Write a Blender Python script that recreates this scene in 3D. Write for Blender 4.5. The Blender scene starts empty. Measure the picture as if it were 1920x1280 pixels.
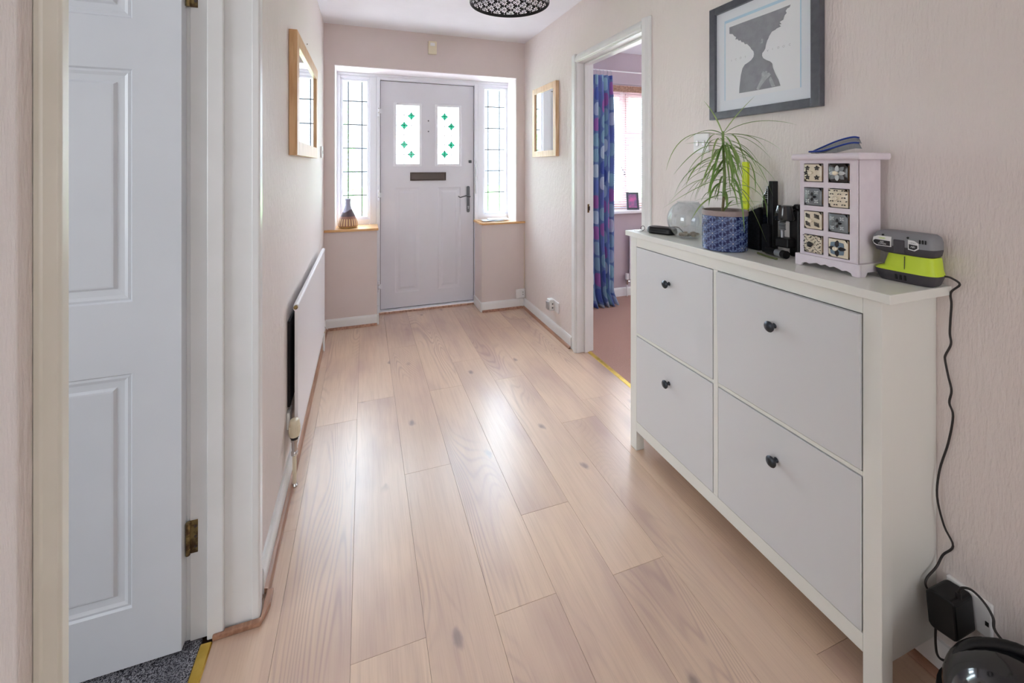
import bpy, bmesh, math, random
from mathutils import Vector, Matrix, noise
random.seed(7)
PI = math.pi
SC = bpy.context.scene
COL = SC.collection

# ------------------------------------------------------------------ camera, world, lights, exposure
F, HY, YAW, CH = 790.34, 310.35, math.radians(19.326), 1.3166
cam = bpy.data.cameras.new('camera'); camo = bpy.data.objects.new('camera', cam); COL.objects.link(camo)
cam.sensor_width = 36; cam.lens = F/1920*36; cam.shift_y = -(640-HY)/1920; cam.clip_start = 0.02; cam.clip_end = 200
camo.location = (0, 0, CH); camo.rotation_euler = (PI/2, 0, -YAW); SC.camera = camo

SC.view_settings.view_transform = 'Standard'
try: SC.view_settings.look = 'None'
except Exception: pass
SC.view_settings.exposure = 0.96; SC.view_settings.gamma = 1.0; SC.view_settings.use_curve_mapping = False
world = bpy.data.worlds.new('overcast_sky'); SC.world = world; world.use_nodes = True
bg = world.node_tree.nodes['Background']; bg.inputs[0].default_value = (0.78, 0.885, 1.0, 1); bg.inputs[1].default_value = 22.0
SC.cycles.max_bounces = 14; SC.cycles.diffuse_bounces = 8; SC.cycles.transparent_max_bounces = 24
SC.cycles.sample_clamp_direct = 2.0; SC.cycles.sample_clamp_indirect = 6.0; SC.cycles.use_denoising = True

def area(name, loc, rot, sx, sy, power, color=(1, 1, 1), portal=False):
    l = bpy.data.lights.new(name, 'AREA'); l.shape = 'RECTANGLE'; l.size = sx; l.size_y = sy; l.energy = power; l.color = color
    if portal: l.cycles.is_portal = True
    o = bpy.data.objects.new(name, l); COL.objects.link(o); o.location = loc; o.rotation_euler = rot; return o
# portals only guide the sampling of the sky through the glazing, they give no light of their own
area('window_portal', (-0.075, 4.06, 1.48), (-PI/2, 0, 0), 0.26, 1.30, 1, portal=True)
area('window_portal', (1.205, 4.06, 1.48), (-PI/2, 0, 0), 0.26, 1.30, 1, portal=True)
area('window_portal', (2.85, 3.93, 1.47), (-PI/2, 0, 0), 1.7, 1.25, 1, portal=True)
# area fills added to brighten hall and rooms; no window stands behind them
area('rear_fill', (0.55, -2.20, 1.45), (PI/2, 0, 0), 1.30, 1.50, 9, (0.90, 0.96, 1.0))
area('side_room_fill', (-3.0, 0.1, 1.5), (0, -PI/2, 0), 1.4, 1.5, 22, (0.90, 0.96, 1.0))
area('bedroom_fill', (4.6, 1.6, 1.5), (0, PI/2, 0), 1.3, 1.6, 20, (0.90, 0.96, 1.0))

# ------------------------------------------------------------------ pixel helper for measured points (real distances on real planes)
def ray(px, py):
    r = (px-960)/F; u = -(py-HY)/F; s, c = math.sin(YAW), math.cos(YAW)
    return Vector((s+r*c, c-r*s, u))
def on(ax, v, px, py):
    d = ray(px, py); o = Vector((0, 0, CH)); return o+d*((v-o[ax])/d[ax])
def at(px, py, depth):
    return Vector((0, 0, CH))+ray(px, py)*depth

# ------------------------------------------------------------------ materials
def lin(r, g, b):
    f = lambda c: (c/255/12.92) if c/255 <= .04045 else ((c/255+.055)/1.055)**2.4
    return (f(r), f(g), f(b), 1)
class NT:
    def __init__(s, m): s.t = m.node_tree; s.N = s.t.nodes; s.L = s.t.links
    def new(s, k, **kw):
        n = s.N.new(k)
        for a, b in kw.items(): setattr(n, a, b)
        return n
    def link(s, a, b): s.L.new(a, b)
    def val(s, x, sock):
        if isinstance(x, (int, float)): sock.default_value = x
        else: s.L.new(x, sock)
    def m(s, op, a, b=0.0, c=0.0, clamp=False):
        n = s.N.new('ShaderNodeMath'); n.operation = op; n.use_clamp = clamp
        s.val(a, n.inputs[0]); s.val(b, n.inputs[1])
        if len(n.inputs) > 2: s.val(c, n.inputs[2])
        return n.outputs[0]
    def step(s, x, lo, hi, a=0.0, b=1.0):
        n = s.N.new('ShaderNodeMapRange'); n.interpolation_type = 'SMOOTHSTEP'
        s.val(x, n.inputs[0]); n.inputs[1].default_value = lo; n.inputs[2].default_value = hi; n.inputs[3].default_value = a; n.inputs[4].default_value = b
        return n.outputs[0]
    def mix(s, f, a, b):
        n = s.N.new('ShaderNodeMix'); n.data_type = 'RGBA'; s.val(f, n.inputs[0])
        for x, k in ((a, 6), (b, 7)):
            if isinstance(x, (tuple, list)): n.inputs[k].default_value = x
            else: s.L.new(x, n.inputs[k])
        return n.outputs[2]
    def coord(s, scale=(1, 1, 1), kind='Object', off=None):
        tc = s.N.new('ShaderNodeTexCoord'); mp = s.N.new('ShaderNodeMapping'); s.L.new(tc.outputs[kind], mp.inputs[0])
        mp.inputs['Scale'].default_value = scale
        if off is not None: s.L.new(off, mp.inputs['Location'])
        return mp.outputs[0]
    def noise(s, vec, scale, detail=3, rough=.5, dist=0):
        n = s.N.new('ShaderNodeTexNoise'); s.L.new(vec, n.inputs['Vector']); n.inputs['Scale'].default_value = scale
        n.inputs['Detail'].default_value = detail; n.inputs['Roughness'].default_value = rough; n.inputs['Distortion'].default_value = dist
        return n.outputs[0]
    def bump(s, h, strength, dist, normal=None):
        n = s.N.new('ShaderNodeBump'); s.L.new(h, n.inputs['Height']); n.inputs['Strength'].default_value = strength; n.inputs['Distance'].default_value = dist
        if normal is not None: s.L.new(normal, n.inputs['Normal'])
        return n.outputs[0]
def mat(name, col, rough=.5, metal=0, spec=.5, coat=0, coat_rough=.1):
    m = bpy.data.materials.new(name); m.use_nodes = True; p = m.node_tree.nodes['Principled BSDF']
    p.inputs['Base Color'].default_value = col; p.inputs['Roughness'].default_value = rough; p.inputs['Metallic'].default_value = metal
    p.inputs['Specular IOR Level'].default_value = spec; p.inputs['Coat Weight'].default_value = coat; p.inputs['Coat Roughness'].default_value = coat_rough
    return m
def P(m): return m.node_tree.nodes['Principled BSDF']
def mottled(name, c1, c2, scale, rough=.5, stretch=(1, 1, 1), bump=0, bd=.002, **k):
    m = mat(name, c1, rough, **k); n = NT(m); v = n.coord(stretch); h = n.noise(v, scale, 4)
    n.link(n.mix(n.step(h, .35, .65), c1, c2), P(m).inputs['Base Color'])
    if bump: n.link(n.bump(h, bump, bd), P(m).inputs['Normal'])
    return m
def wallpaper(name, col, strength=.5):
    m = mat(name, col, .62, spec=.35); n = NT(m)
    v1 = n.coord((1, 1, .22)); a = n.noise(v1, 150, 4, .6)
    v2 = n.coord((1, 1, .35)); b = n.noise(v2, 42, 3, .6)
    h = n.m('ADD', n.m('MULTIPLY', a, .6), n.m('MULTIPLY', b, .8))
    n.link(n.bump(h, strength, .0045), P(m).inputs['Normal'])
    c = n.noise(n.coord((1, 1, 1)), 1.3, 2)
    cc = tuple(x*.965 for x in col[:3])+(1,)
    n.link(n.mix(n.step(c, .35, .65), col, cc), P(m).inputs['Base Color'])
    return m
M = {}
M['wall'] = wallpaper('hall_wallpaper', lin(228, 219, 215), .8)
M['wall_front'] = mottled('front_wall_paint', lin(216, 204, 201), lin(212, 200, 197), 2, .6)
M['reveal'] = mat('white_reveal_paint', lin(236, 230, 232), .5)
M['ceiling'] = mottled('ceiling_paint', lin(232, 231, 236), lin(228, 227, 232), 3, .8)
M['bed_wall'] = mottled('mauve_wall_paint', lin(190, 176, 182), lin(185, 171, 177), 2, .6)
M['side_wall'] = mat('side_room_paint', lin(215, 208, 200), .7)
M['gloss'] = mottled('white_gloss_paint', lin(231, 231, 231), lin(226, 226, 225), 5, .28, bump=.04, bd=.002)
M['gloss_beige'] = mottled('beige_gloss_paint', lin(212, 208, 196), lin(203, 198, 184), 4, .3)  # beiger tone of the white gloss, for the near architrave
M['doorpaint'] = mottled('white_door_paint', lin(222, 226, 232), lin(218, 222, 228), 3, .33)
M['upvc'] = mat('white_upvc', lin(232, 233, 240), .3)
M['frontdoor'] = mottled('front_door_skin', lin(222, 222, 230), lin(219, 219, 227), 3, .38, bump=.03)
M['rubber'] = mat('black_rubber', lin(52, 52, 56), .6)
M['lead'] = mat('lead_strip', lin(96, 100, 108), .5, .3)
M['brass_lead'] = mat('door_light_caming', lin(178, 160, 160), .45, .3)
M['cabinet'] = mat('cabinet_paint', lin(228, 229, 223), .3)
M['cabinet_front'] = mat('cabinet_front_paint', lin(212, 214, 216), .38)
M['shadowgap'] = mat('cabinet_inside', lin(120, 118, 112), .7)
M['knob'] = mat('dark_knob_metal', lin(60, 64, 70), .35, .7)
M['chrome'] = mat('chrome', lin(205, 205, 205), .18, 1)
M['silver'] = mat('silver_plastic', lin(176, 180, 184), .3, .6)
M['bronze'] = mat('bronze_letterplate', lin(92, 82, 78), .4, .6)
M['pewter'] = mat('pewter_handle', lin(98, 100, 104), .42, .7)
M['brass'] = mottled('brass_strip', lin(222, 190, 96), lin(206, 172, 78), 20, .32, metal=.7)
M['oldbrass'] = mottled('stained_brass', lin(150, 130, 84), lin(88, 66, 44), 60, .45, metal=.6)
M['bead'] = mottled('wooden_beading', lin(172, 130, 106), lin(140, 100, 78), 60, .4, (1, .08, 1))
M['skirt'] = M['gloss']
M['sillwood'] = mottled('varnished_sill', lin(214, 170, 118), lin(196, 150, 96), 40, .3, (.15, 1, 1))
M['oak'] = mottled('mirror_oak', lin(214, 176, 132), lin(194, 152, 106), 60, .4, (1, 1, .1))
M['oak2'] = mottled('light_pine', lin(222, 192, 158), lin(204, 168, 128), 60, .35, (1, 1, .12))
M['mirror'] = mat('mirror_glass', (.9, .93, .93, 1), .01, 1)
M['frame_grey'] = mottled('charcoal_frame', lin(84, 86, 94), lin(76, 78, 86), 50, .3)
M['black'] = mat('black_plastic', lin(18, 18, 20), .4, spec=.35)
M['black_soft'] = mottled('black_fabric', lin(14, 14, 18), lin(24, 24, 30), 120, .8, spec=.2)
M['black_gloss'] = mat('gloss_black', lin(20, 21, 25), .12, coat=.5)
M['cable'] = mat('black_cable', lin(40, 36, 36), .5)
M['paper'] = mat('white_paper', lin(222, 224, 228), .6)
M['mount'] = mat('picture_mount', lin(218, 223, 230), .5)
M['print_blue'] = mat('print_pale_blue', lin(176, 204, 222), .6)
M['print_grey'] = mottled('print_grey', lin(132, 132, 140), lin(140, 142, 148), 30, .6)
M['print_light'] = mottled('print_light_grey', lin(176, 178, 182), lin(158, 160, 166), 60, .6)
M['print_faint'] = mat('print_faint_grey', lin(176, 178, 182), .6)
M['plastic_w'] = mat('white_plastic', lin(232, 232, 232), .35)
M['plastic_cream'] = mat('cream_plastic', lin(226, 216, 190), .4)
M['rad'] = mat('radiator_enamel', lin(234, 232, 236), .3)
M['gap_dark'] = mat('radiator_gap_black', lin(26, 22, 24), .9)
M['terracotta'] = mottled('pot_rim_clay', lin(158, 142, 140), lin(146, 130, 128), 30, .6)
M['soil'] = mottled('potting_soil', lin(70, 54, 42), lin(40, 30, 24), 80, .95, bump=.8)
M['stem'] = mottled('plant_stem', lin(136, 118, 84), lin(104, 96, 66), 120, .7)
M['yellow'] = mat('neon_yellow', lin(226, 240, 20), .45)
M['lime'] = mat('lime_plastic', lin(196, 222, 52), .42)
M['tool_grey'] = mat('mid_grey_plastic', lin(132, 134, 138), .5)
M['tool_dark'] = mat('dark_grey_plastic', lin(64, 62, 68), .55)
M['lilac'] = mottled('chest_white_paint', lin(228, 220, 228), lin(222, 213, 222), 20, .5)
M['tile_cream'] = mat('cream_ceramic', lin(226, 216, 194), .2)
M['tile_grey'] = mat('grey_ceramic', lin(120, 126, 130), .22)
M['tile_black'] = mat('dark_ceramic', lin(40, 34, 32), .2)
M['tile_ink'] = mat('ceramic_ink', lin(32, 30, 34), .3)
M['tile_lightink'] = mat('ceramic_light_glaze', lin(196, 202, 204), .25)
M['tile_blue'] = mat('ceramic_blue_glaze', lin(112, 132, 148), .25)
M['visor_blue'] = mat('blue_rim', lin(24, 56, 140), .3)
M['shell'] = mottled('shells_and_stones', lin(150, 124, 98), lin(206, 192, 176), 40, .6)
M['brick'] = mottled('garden_path_stone', lin(176, 164, 162), lin(192, 182, 180), 3, .8)
M['bulb'] = mat('frosted_bulb', lin(245, 243, 238), .3)
M['photo_a'] = mottled('photo_print', lin(206, 110, 158), lin(104, 106, 134), 14, .4)

def glass(name, tint=(1, 1, 1, 1), rough=0.0, refl=.06, bumpy=0):
    m = bpy.data.materials.new(name); m.use_nodes = True; n = NT(m); n.N.remove(P(m))
    out = n.N['Material Output']; t = n.new('ShaderNodeBsdfTransparent'); t.inputs[0].default_value = tint
    g = n.new('ShaderNodeBsdfGlossy'); g.inputs['Roughness'].default_value = rough+.02
    lw = n.new('ShaderNodeLayerWeight'); lw.inputs[0].default_value = .5
    if bumpy: n.link(n.bump(n.noise(n.coord(), 60, 3), bumpy, .003), g.inputs['Normal'])
    mx = n.new('ShaderNodeMixShader'); n.link(n.m('ADD', refl, n.m('MULTIPLY', n.m('POWER', lw.outputs['Facing'], 5.0), .7), clamp=True), mx.inputs[0]); n.link(t.outputs[0], mx.inputs[1]); n.link(g.outputs[0], mx.inputs[2])
    n.link(mx.outputs[0], out.inputs[0]); return m
M['glass'] = glass('window_glass', (.97, .99, .985, 1), 0, .04)
M['green_glass'] = glass('green_stained_glass', (.08, .26, .19, 1), 0, .04)
M['bowl_glass'] = glass('clear_bowl_glass', (.93, .95, .96, 1), 0, .09)
M['visor_clear'] = glass('grey_clear_plastic', (.62, .66, .68, 1), .1, .08)

def floor_wood():
    m = mat('oak_laminate', lin(205, 176, 150), .27, spec=.6, coat=1.0, coat_rough=.23); n = NT(m)
    oi = n.new('ShaderNodeObjectInfo')
    cx = n.new('ShaderNodeCombineXYZ'); n.link(n.m('MULTIPLY', oi.outputs['Random'], 37.0), cx.inputs[0]); n.link(n.m('MULTIPLY', oi.outputs['Random'], 91.0), cx.inputs[1])
    n.link(n.m('MULTIPLY', oi.outputs['Random'], 53.0), cx.inputs[2])
    v = n.coord((1, .17, 1), off=cx.outputs[0])
    big = n.noise(v, 3.6, 1.5, .45, .35)                       # smooth height field whose contours are the cathedral grain
    ph = n.m('MULTIPLY', big, 290.0)
    ring = n.m('MULTIPLY', n.m('ADD', n.m('SINE', ph), 1.0), .5)
    ring = n.m('POWER', ring, 3.0)
    amt = n.step(n.noise(n.coord((1, .3, 1), off=cx.outputs[0]), 3.0, 2), .50, .68)
    fib = n.noise(n.coord((1, .025, 1), off=cx.outputs[0]), 260, 3, .6)
    fib2 = n.noise(n.coord((1, .05, 1), off=cx.outputs[0]), 60, 3, .6)
    # knots
    vor = n.new('ShaderNodeTexVoronoi'); vor.feature = 'F1'; vor.voronoi_dimensions = '2D'; n.link(n.coord((1, .55, 1), off=cx.outputs[0]), vor.inputs['Vector']); vor.inputs['Scale'].default_value = 3.4
    kn = n.step(n.m('ADD', vor.outputs['Distance'], n.m('MULTIPLY', n.noise(n.coord((1, .5, 1), off=cx.outputs[0]), 40, 2), .09)), .050, .115, 1, 0)
    keep = n.step(n.noise(n.coord(off=cx.outputs[0]), 1.9, 1), .44, .52)
    kn = n.m('MULTIPLY', kn, keep)
    blotch = n.noise(n.coord((1, .28, 1), off=cx.outputs[0]), 5.5, 3)
    base = n.mix(n.step(oi.outputs['Random'], 0, 1), lin(215, 186, 160), lin(207, 178, 154))
    c = n.mix(n.m('MULTIPLY', n.step(blotch, .42, .72), .7), base, lin(180, 150, 138))
    c = n.mix(n.m('MULTIPLY', n.step(fib2, .4, .75), .22), c, lin(170, 138, 122))
    c = n.mix(n.m('MULTIPLY', n.step(fib, .45, .75), .16), c, lin(150, 118, 102))
    c = n.mix(n.m('MULTIPLY', n.m('MULTIPLY', ring, amt), .42), c, lin(142, 114, 112))
    c = n.mix(n.m('MULTIPLY', kn, .62), c, lin(96, 82, 88))
    n.link(c, P(m).inputs['Base Color'])
    h = n.m('ADD', n.m('MULTIPLY', fib, .5), n.m('MULTIPLY', n.m('MULTIPLY', ring, amt), .3))
    n.link(n.bump(h, .05, .001), P(m).inputs['Normal'])
    n.link(n.m('ADD', .29, n.m('MULTIPLY', fib2, .07)), P(m).inputs['Roughness'])
    return m
M['floor'] = floor_wood()

def flower_nodes(n, u, v, petals, rad, inner):
    """mask of a flower motif repeated in unit cells of (u, v), every other column shifted by half a cell"""
    col = n.m('FLOOR', u); odd = n.m('MODULO', n.m('ABSOLUTE', col), 2.0)
    a = n.m('SUBTRACT', n.m('FRACT', u), .5); b = n.m('SUBTRACT', n.m('FRACT', n.m('ADD', v, n.m('MULTIPLY', odd, .5))), .5)
    r = n.m('SQRT', n.m('ADD', n.m('MULTIPLY', a, a), n.m('MULTIPLY', b, b))); th = n.m('ARCTAN2', b, a)
    lobe = n.m('ABSOLUTE', n.m('COSINE', n.m('MULTIPLY', th, petals/2.0)))
    edge = n.m('MULTIPLY', n.m('ADD', .45, n.m('MULTIPLY', lobe, .55)), rad)
    pet = n.m('MULTIPLY', n.step(n.m('SUBTRACT', edge, r), -.01, .02), n.step(r, inner, inner+.03))
    pet = n.m('MULTIPLY', pet, n.step(lobe, .25, .4))
    return pet, r, th
def cyl_uv(n, nu, height, nv):
    tc = n.new('ShaderNodeTexCoord'); sx = n.new('ShaderNodeSeparateXYZ'); n.link(tc.outputs['Object'], sx.inputs[0])
    u = n.m('MULTIPLY', n.m('ADD', n.m('DIVIDE', n.m('ARCTAN2', sx.outputs[1], sx.outputs[0]), 2*PI), 2.0), float(nu))
    v = n.m('ADD', n.m('MULTIPLY', sx.outputs[2], nv/height), 20.0)
    return u, v, sx.outputs[2]
def shade_mat():
    m = mat('lampshade_filigree', lin(40, 40, 42), .45); n = NT(m); u, v, z = cyl_uv(n, 34, .22, 5.3)
    pet, r, th = flower_nodes(n, u, v, 8, .47, .11); dot = n.step(r, .045, .075, 1, 0)
    u2 = n.m('ADD', u, .5); v2 = n.m('ADD', v, .5)
    pet2, r2, th2 = flower_nodes(n, u2, v2, 4, .22, .02)
    msk = n.m('MAXIMUM', n.m('MAXIMUM', pet, dot), pet2, clamp=True)
    band = n.m('MULTIPLY', n.step(z, .014, .017), n.step(z, .203, .206, 1, 0)); msk = n.m('MULTIPLY', msk, band)
    P(m).inputs['Base Color'].default_value = lin(36, 36, 38)
    n.link(n.m('SUBTRACT', 1.0, msk), P(m).inputs['Alpha'])      # laser-cut openings
    return m
M['shade'] = shade_mat()
def pot_mat():
    m = mat('blue_glazed_relief', lin(40, 58, 108), .22, coat=.4); n = NT(m); u, v, z = cyl_uv(n, 14, .125, 3.9)
    pet, r, th = flower_nodes(n, u, v, 8, .50, .08)
    ring = n.m('MULTIPLY', n.step(r, .24, .27), n.step(r, .31, .34, 1, 0)); dot = n.step(r, .05, .08, 1, 0)
    pet2, r2, th2 = flower_nodes(n, n.m('ADD', u, .5), n.m('ADD', v, .25), 6, .36, .06)
    h = n.m('MAXIMUM', n.m('MULTIPLY', pet, .8), n.m('MAXIMUM', n.m('MULTIPLY', dot, 1.0), n.m('MULTIPLY', pet2, .6)))
    n.link(n.mix(h, lin(24, 34, 84), lin(112, 134, 176)), P(m).inputs['Base Color'])
    n.link(n.mix(dot, n.mix(h, lin(24, 34, 84), lin(104, 126, 170)), lin(200, 206, 216)), P(m).inputs['Base Color'])
    n.link(n.bump(h, .6, .002), P(m).inputs['Normal']); return m
M['pot'] = pot_mat()
def carpet(name, c1, c2, c3, scale):
    m = mat(name, c1, .95, spec=.1); n = NT(m); a = n.noise(n.coord(), scale, 2, .7); b = n.noise(n.coord((1, 1, 1)), 6, 3)
    c = n.mix(n.step(a, .42, .58), c1, c2); c = n.mix(n.m('MULTIPLY', n.step(b, .4, .6), .4), c, c3)
    n.link(c, P(m).inputs['Base Color']); n.link(n.bump(a, .9, .006), P(m).inputs['Normal']); return m
M['carpet_pink'] = carpet('pink_brown_carpet', lin(200, 166, 154), lin(176, 140, 129), lin(190, 154, 142), 240)
M['carpet_grey'] = carpet('speckled_grey_carpet', lin(34, 34, 42), lin(176, 176, 184), lin(90, 90, 98), 330)
def curtain_mat():
    m = mat('patterned_curtain', lin(60, 80, 150), .8, spec=.2); n = NT(m)
    tc = n.new('ShaderNodeTexCoord'); sx = n.new('ShaderNodeSeparateXYZ'); n.link(tc.outputs['UV'], sx.inputs[0])
    u = n.m('MULTIPLY', sx.outputs[0], 13.0); col = n.m('FLOOR', u)
    wn0 = n.new('ShaderNodeTexWhiteNoise'); wn0.noise_dimensions = '1D'; n.link(col, wn0.inputs['W'])
    v = n.m('ADD', n.m('MULTIPLY', sx.outputs[1], 15.0), n.m('MULTIPLY', wn0.outputs['Value'], 3.0)); row = n.m('FLOOR', v)
    a = n.m('SUBTRACT', n.m('FRACT', u), .5); b = n.m('SUBTRACT', n.m('FRACT', v), .5)
    def p4(x): return n.m('POWER', n.m('ABSOLUTE', x), 3.2)
    blob = n.step(n.m('ADD', p4(a), p4(b)), .055, .075, 1, 0)
    cv = n.new('ShaderNodeCombineXYZ'); n.link(col, cv.inputs[0]); n.link(row, cv.inputs[1])
    wn = n.new('ShaderNodeTexWhiteNoise'); wn.noise_dimensions = '2D'; n.link(cv.outputs[0], wn.inputs['Vector'])
    cr = n.new('ShaderNodeValToRGB'); cr.color_ramp.interpolation = 'CONSTANT'; e = cr.color_ramp.elements
    cols = [lin(150, 188, 206), lin(182, 202, 220), lin(84, 104, 176), lin(166, 112, 178), lin(140, 178, 198), lin(194, 210, 224), lin(112, 128, 192)]
    e[0].position = 0; e[0].color = cols[0]; e[1].position = 1/7; e[1].color = cols[1]
    for i in range(2, 7): k = e.new(i/7); k.color = cols[i]
    n.link(wn.outputs['Value'], cr.inputs[0])
    n.link(n.mix(blob, lin(112, 136, 184), cr.outputs[0]), P(m).inputs['Base Color']); return m
M['curtain'] = curtain_mat()
def leaf_mat(name, c1, c2, c3):
    m = mat(name, c1, .42, spec=.4); n = NT(m); oi = n.new('ShaderNodeObjectInfo')
    c = n.mix(oi.outputs['Random'], c1, c2); c = n.mix(n.m('MULTIPLY', n.step(n.noise(n.coord(), 30, 2), .5, .75), .5), c, c3)
    n.link(c, P(m).inputs['Base Color']); P(m).inputs['Transmission Weight'].default_value = 0; return m
M['leaf'] = leaf_mat('spider_leaf', lin(104, 142, 66), lin(142, 164, 98), lin(176, 184, 132))
M['hedge'] = leaf_mat('garden_foliage', lin(98, 148, 70), lin(128, 172, 92), lin(150, 186, 120))
M['redleaf'] = leaf_mat('copper_foliage', lin(150, 104, 96), lin(168, 120, 110), lin(140, 96, 90))
M['grass'] = mottled('lawn', lin(108, 148, 80), lin(140, 170, 104), 12, .9)

# ------------------------------------------------------------------ mesh builder
ORG = {}
class MB:
    def __init__(s): s.v = []; s.f = []; s.uv = None
    def add(s, vs, fs):
        k = len(s.v); s.v += [Vector(p) for p in vs]; s.f += [tuple(i+k for i in f) for f in fs]; return s
    def box(s, x0, x1, y0, y1, z0, z1):
        return s.add([(x0, y0, z0), (x1, y0, z0), (x1, y1, z0), (x0, y1, z0), (x0, y0, z1), (x1, y0, z1), (x1, y1, z1), (x0, y1, z1)],
                     [(0, 3, 2, 1), (4, 5, 6, 7), (0, 1, 5, 4), (1, 2, 6, 5), (2, 3, 7, 6), (3, 0, 4, 7)])
    def prism(s, pts, a0, a1, axis=1):
        """closed outline pts (2D) extruded along axis from a0 to a1"""
        def P3(p, a): return (a, p[0], p[1]) if axis == 0 else ((p[0], a, p[1]) if axis == 1 else (p[0], p[1], a))
        n = len(pts); vs = [P3(p, a0) for p in pts]+[P3(p, a1) for p in pts]
        return s.add(vs, [tuple(range(n)), tuple(range(2*n-1, n-1, -1))]+[((i+1) % n, i, n+i, n+(i+1) % n) for i in range(n)])
    def lathe(s, prof, c=(0, 0, 0), seg=32, axis=2, close=True, sx=1, sy=1):
        """prof: list of (radius, height) about the axis through c"""
        vs = []; c = Vector(c)
        for r, h in prof:
            for k in range(seg):
                a = 2*PI*k/seg; x, y = r*math.cos(a)*sx, r*math.sin(a)*sy
                p = (x, y, h) if axis == 2 else ((h, x, y) if axis == 0 else (x, h, y)); vs.append(c+Vector(p))
        fs = []
        for i in range(len(prof)-1):
            for k in range(seg):
                k2 = (k+1) % seg; fs.append((i*seg+k, i*seg+k2, (i+1)*seg+k2, (i+1)*seg+k))
        if close: fs.append(tuple(range(seg-1, -1, -1))); fs.append(tuple((len(prof)-1)*seg+k for k in range(seg)))
        return s.add(vs, fs)
    def cyl(s, c, r, h, axis=2, seg=24): return s.lathe([(r, 0), (r, h)], c, seg, axis)
    def tube(s, pts, r, seg=8, sub=6, r1=None):
        pts = [Vector(p) for p in pts]; P_ = []
        if sub > 1 and len(pts) > 2:
            q = [pts[0]*2-pts[1]]+pts+[pts[-1]*2-pts[-2]]
            for i in range(1, len(q)-2):
                a, b, c, d = q[i-1], q[i], q[i+1], q[i+2]
                for k in range(sub):
                    t = k/sub; P_.append(.5*((2*b)+(-a+c)*t+(2*a-5*b+4*c-d)*t*t+(-a+3*b-3*c+d)*t**3))
            P_.append(pts[-1])
        else: P_ = pts
        up = None; vs = []; n = len(P_)
        for i, p in enumerate(P_):
            t = (P_[min(i+1, n-1)]-P_[max(i-1, 0)]).normalized()
            if up is None: up = t.orthogonal().normalized()
            up = (up-t*up.dot(t)); up = up.normalized() if up.length > 1e-6 else t.orthogonal().normalized()
            w = t.cross(up); rr = r if r1 is None else r+(r1-r)*i/(n-1)
            for k in range(seg): a = 2*PI*k/seg; vs.append(p+up*math.cos(a)*rr+w*math.sin(a)*rr)
        fs = [(i*seg+k, i*seg+(k+1) % seg, (i+1)*seg+(k+1) % seg, (i+1)*seg+k) for i in range(n-1) for k in range(seg)]
        fs += [tuple(range(seg-1, -1, -1)), tuple((n-1)*seg+k for k in range(seg))]
        return s.add(vs, fs)
    def ball(s, c, rx, ry=None, rz=None, u=20, v=12):
        ry = ry or rx; rz = rz or rx
        prof = [(math.sin(PI*i/v), -math.cos(PI*i/v)) for i in range(v+1)]; k = len(s.v); c = Vector(c)
        vs = []
        for i in range(1, v):
            for j in range(u): a = 2*PI*j/u; vs.append(c+Vector((rx*prof[i][0]*math.cos(a), ry*prof[i][0]*math.sin(a), rz*prof[i][1])))
        vs += [c+Vector((0, 0, -rz)), c+Vector((0, 0, rz))]; n = (v-1)*u
        fs = [(i*u+j, i*u+(j+1) % u, (i+1)*u+(j+1) % u, (i+1)*u+j) for i in range(v-2) for j in range(u)]
        fs += [(n, (j+1) % u, j) for j in range(u)]+[(n+1, (v-2)*u+j, (v-2)*u+(j+1) % u) for j in range(u)]
        return s.add(vs, fs)
    def build(s, name, m, parent=None, bevel=0, smooth=False, seg=2, solid=0):
        me = bpy.data.meshes.new(name); o = bpy.data.objects.new(name, me)
        org = ORG.get(parent.name, Vector()) if parent else None
        if parent is None:
            xs = [p.x for p in s.v]; ys = [p.y for p in s.v]; zs = [p.z for p in s.v]
            org = Vector(((min(xs)+max(xs))/2, (min(ys)+max(ys))/2, min(zs)))
        me.from_pydata([p-org for p in s.v], [], s.f); me.update(); me.materials.append(m)
        if s.uv:
            L = me.uv_layers.new(name='UVMap')
            for lp in me.loops: L.data[lp.index].uv = s.uv[lp.vertex_index]
        bm = bmesh.new(); bm.from_mesh(me); bmesh.ops.recalc_face_normals(bm, faces=bm.faces); bm.to_mesh(me); bm.free()
        COL.objects.link(o); ORG[o.name] = org
        if parent: o.parent = parent
        else: o.location = org
        if smooth:
            me.shade_smooth()
            try: me.set_sharp_from_angle(angle=math.radians(38))
            except Exception: pass
        if bevel:
            b = o.modifiers.new('bevel', 'BEVEL'); b.width = bevel; b.segments = seg; b.limit_method = 'ANGLE'; b.angle_limit = math.radians(35)
            b.harden_normals = False
        if solid:
            b = o.modifiers.new('solidify', 'SOLIDIFY'); b.thickness = solid; b.offset = -1
        return o
def tag(o, label=None, cat=None, group=None, kind=None):
    if label: o['label'] = label
    if cat: o['category'] = cat
    if group: o['group'] = group
    if kind: o['kind'] = kind
    return o
def thing(name, loc, label, cat, group=None, kind=None, local=False):
    o = bpy.data.objects.new(name, None); COL.objects.link(o); o.location = loc; o.empty_display_size = .05
    ORG[o.name] = Vector((0, 0, 0)) if local else Vector(loc); return tag(o, label, cat, group, kind)
def copy_tree(o, parent=None):
    c = o.copy(); COL.objects.link(c); c.parent = parent
    for ch in list(o.children): copy_tree(ch, c)
    return c
def B(*a): return MB().box(*a)
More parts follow.
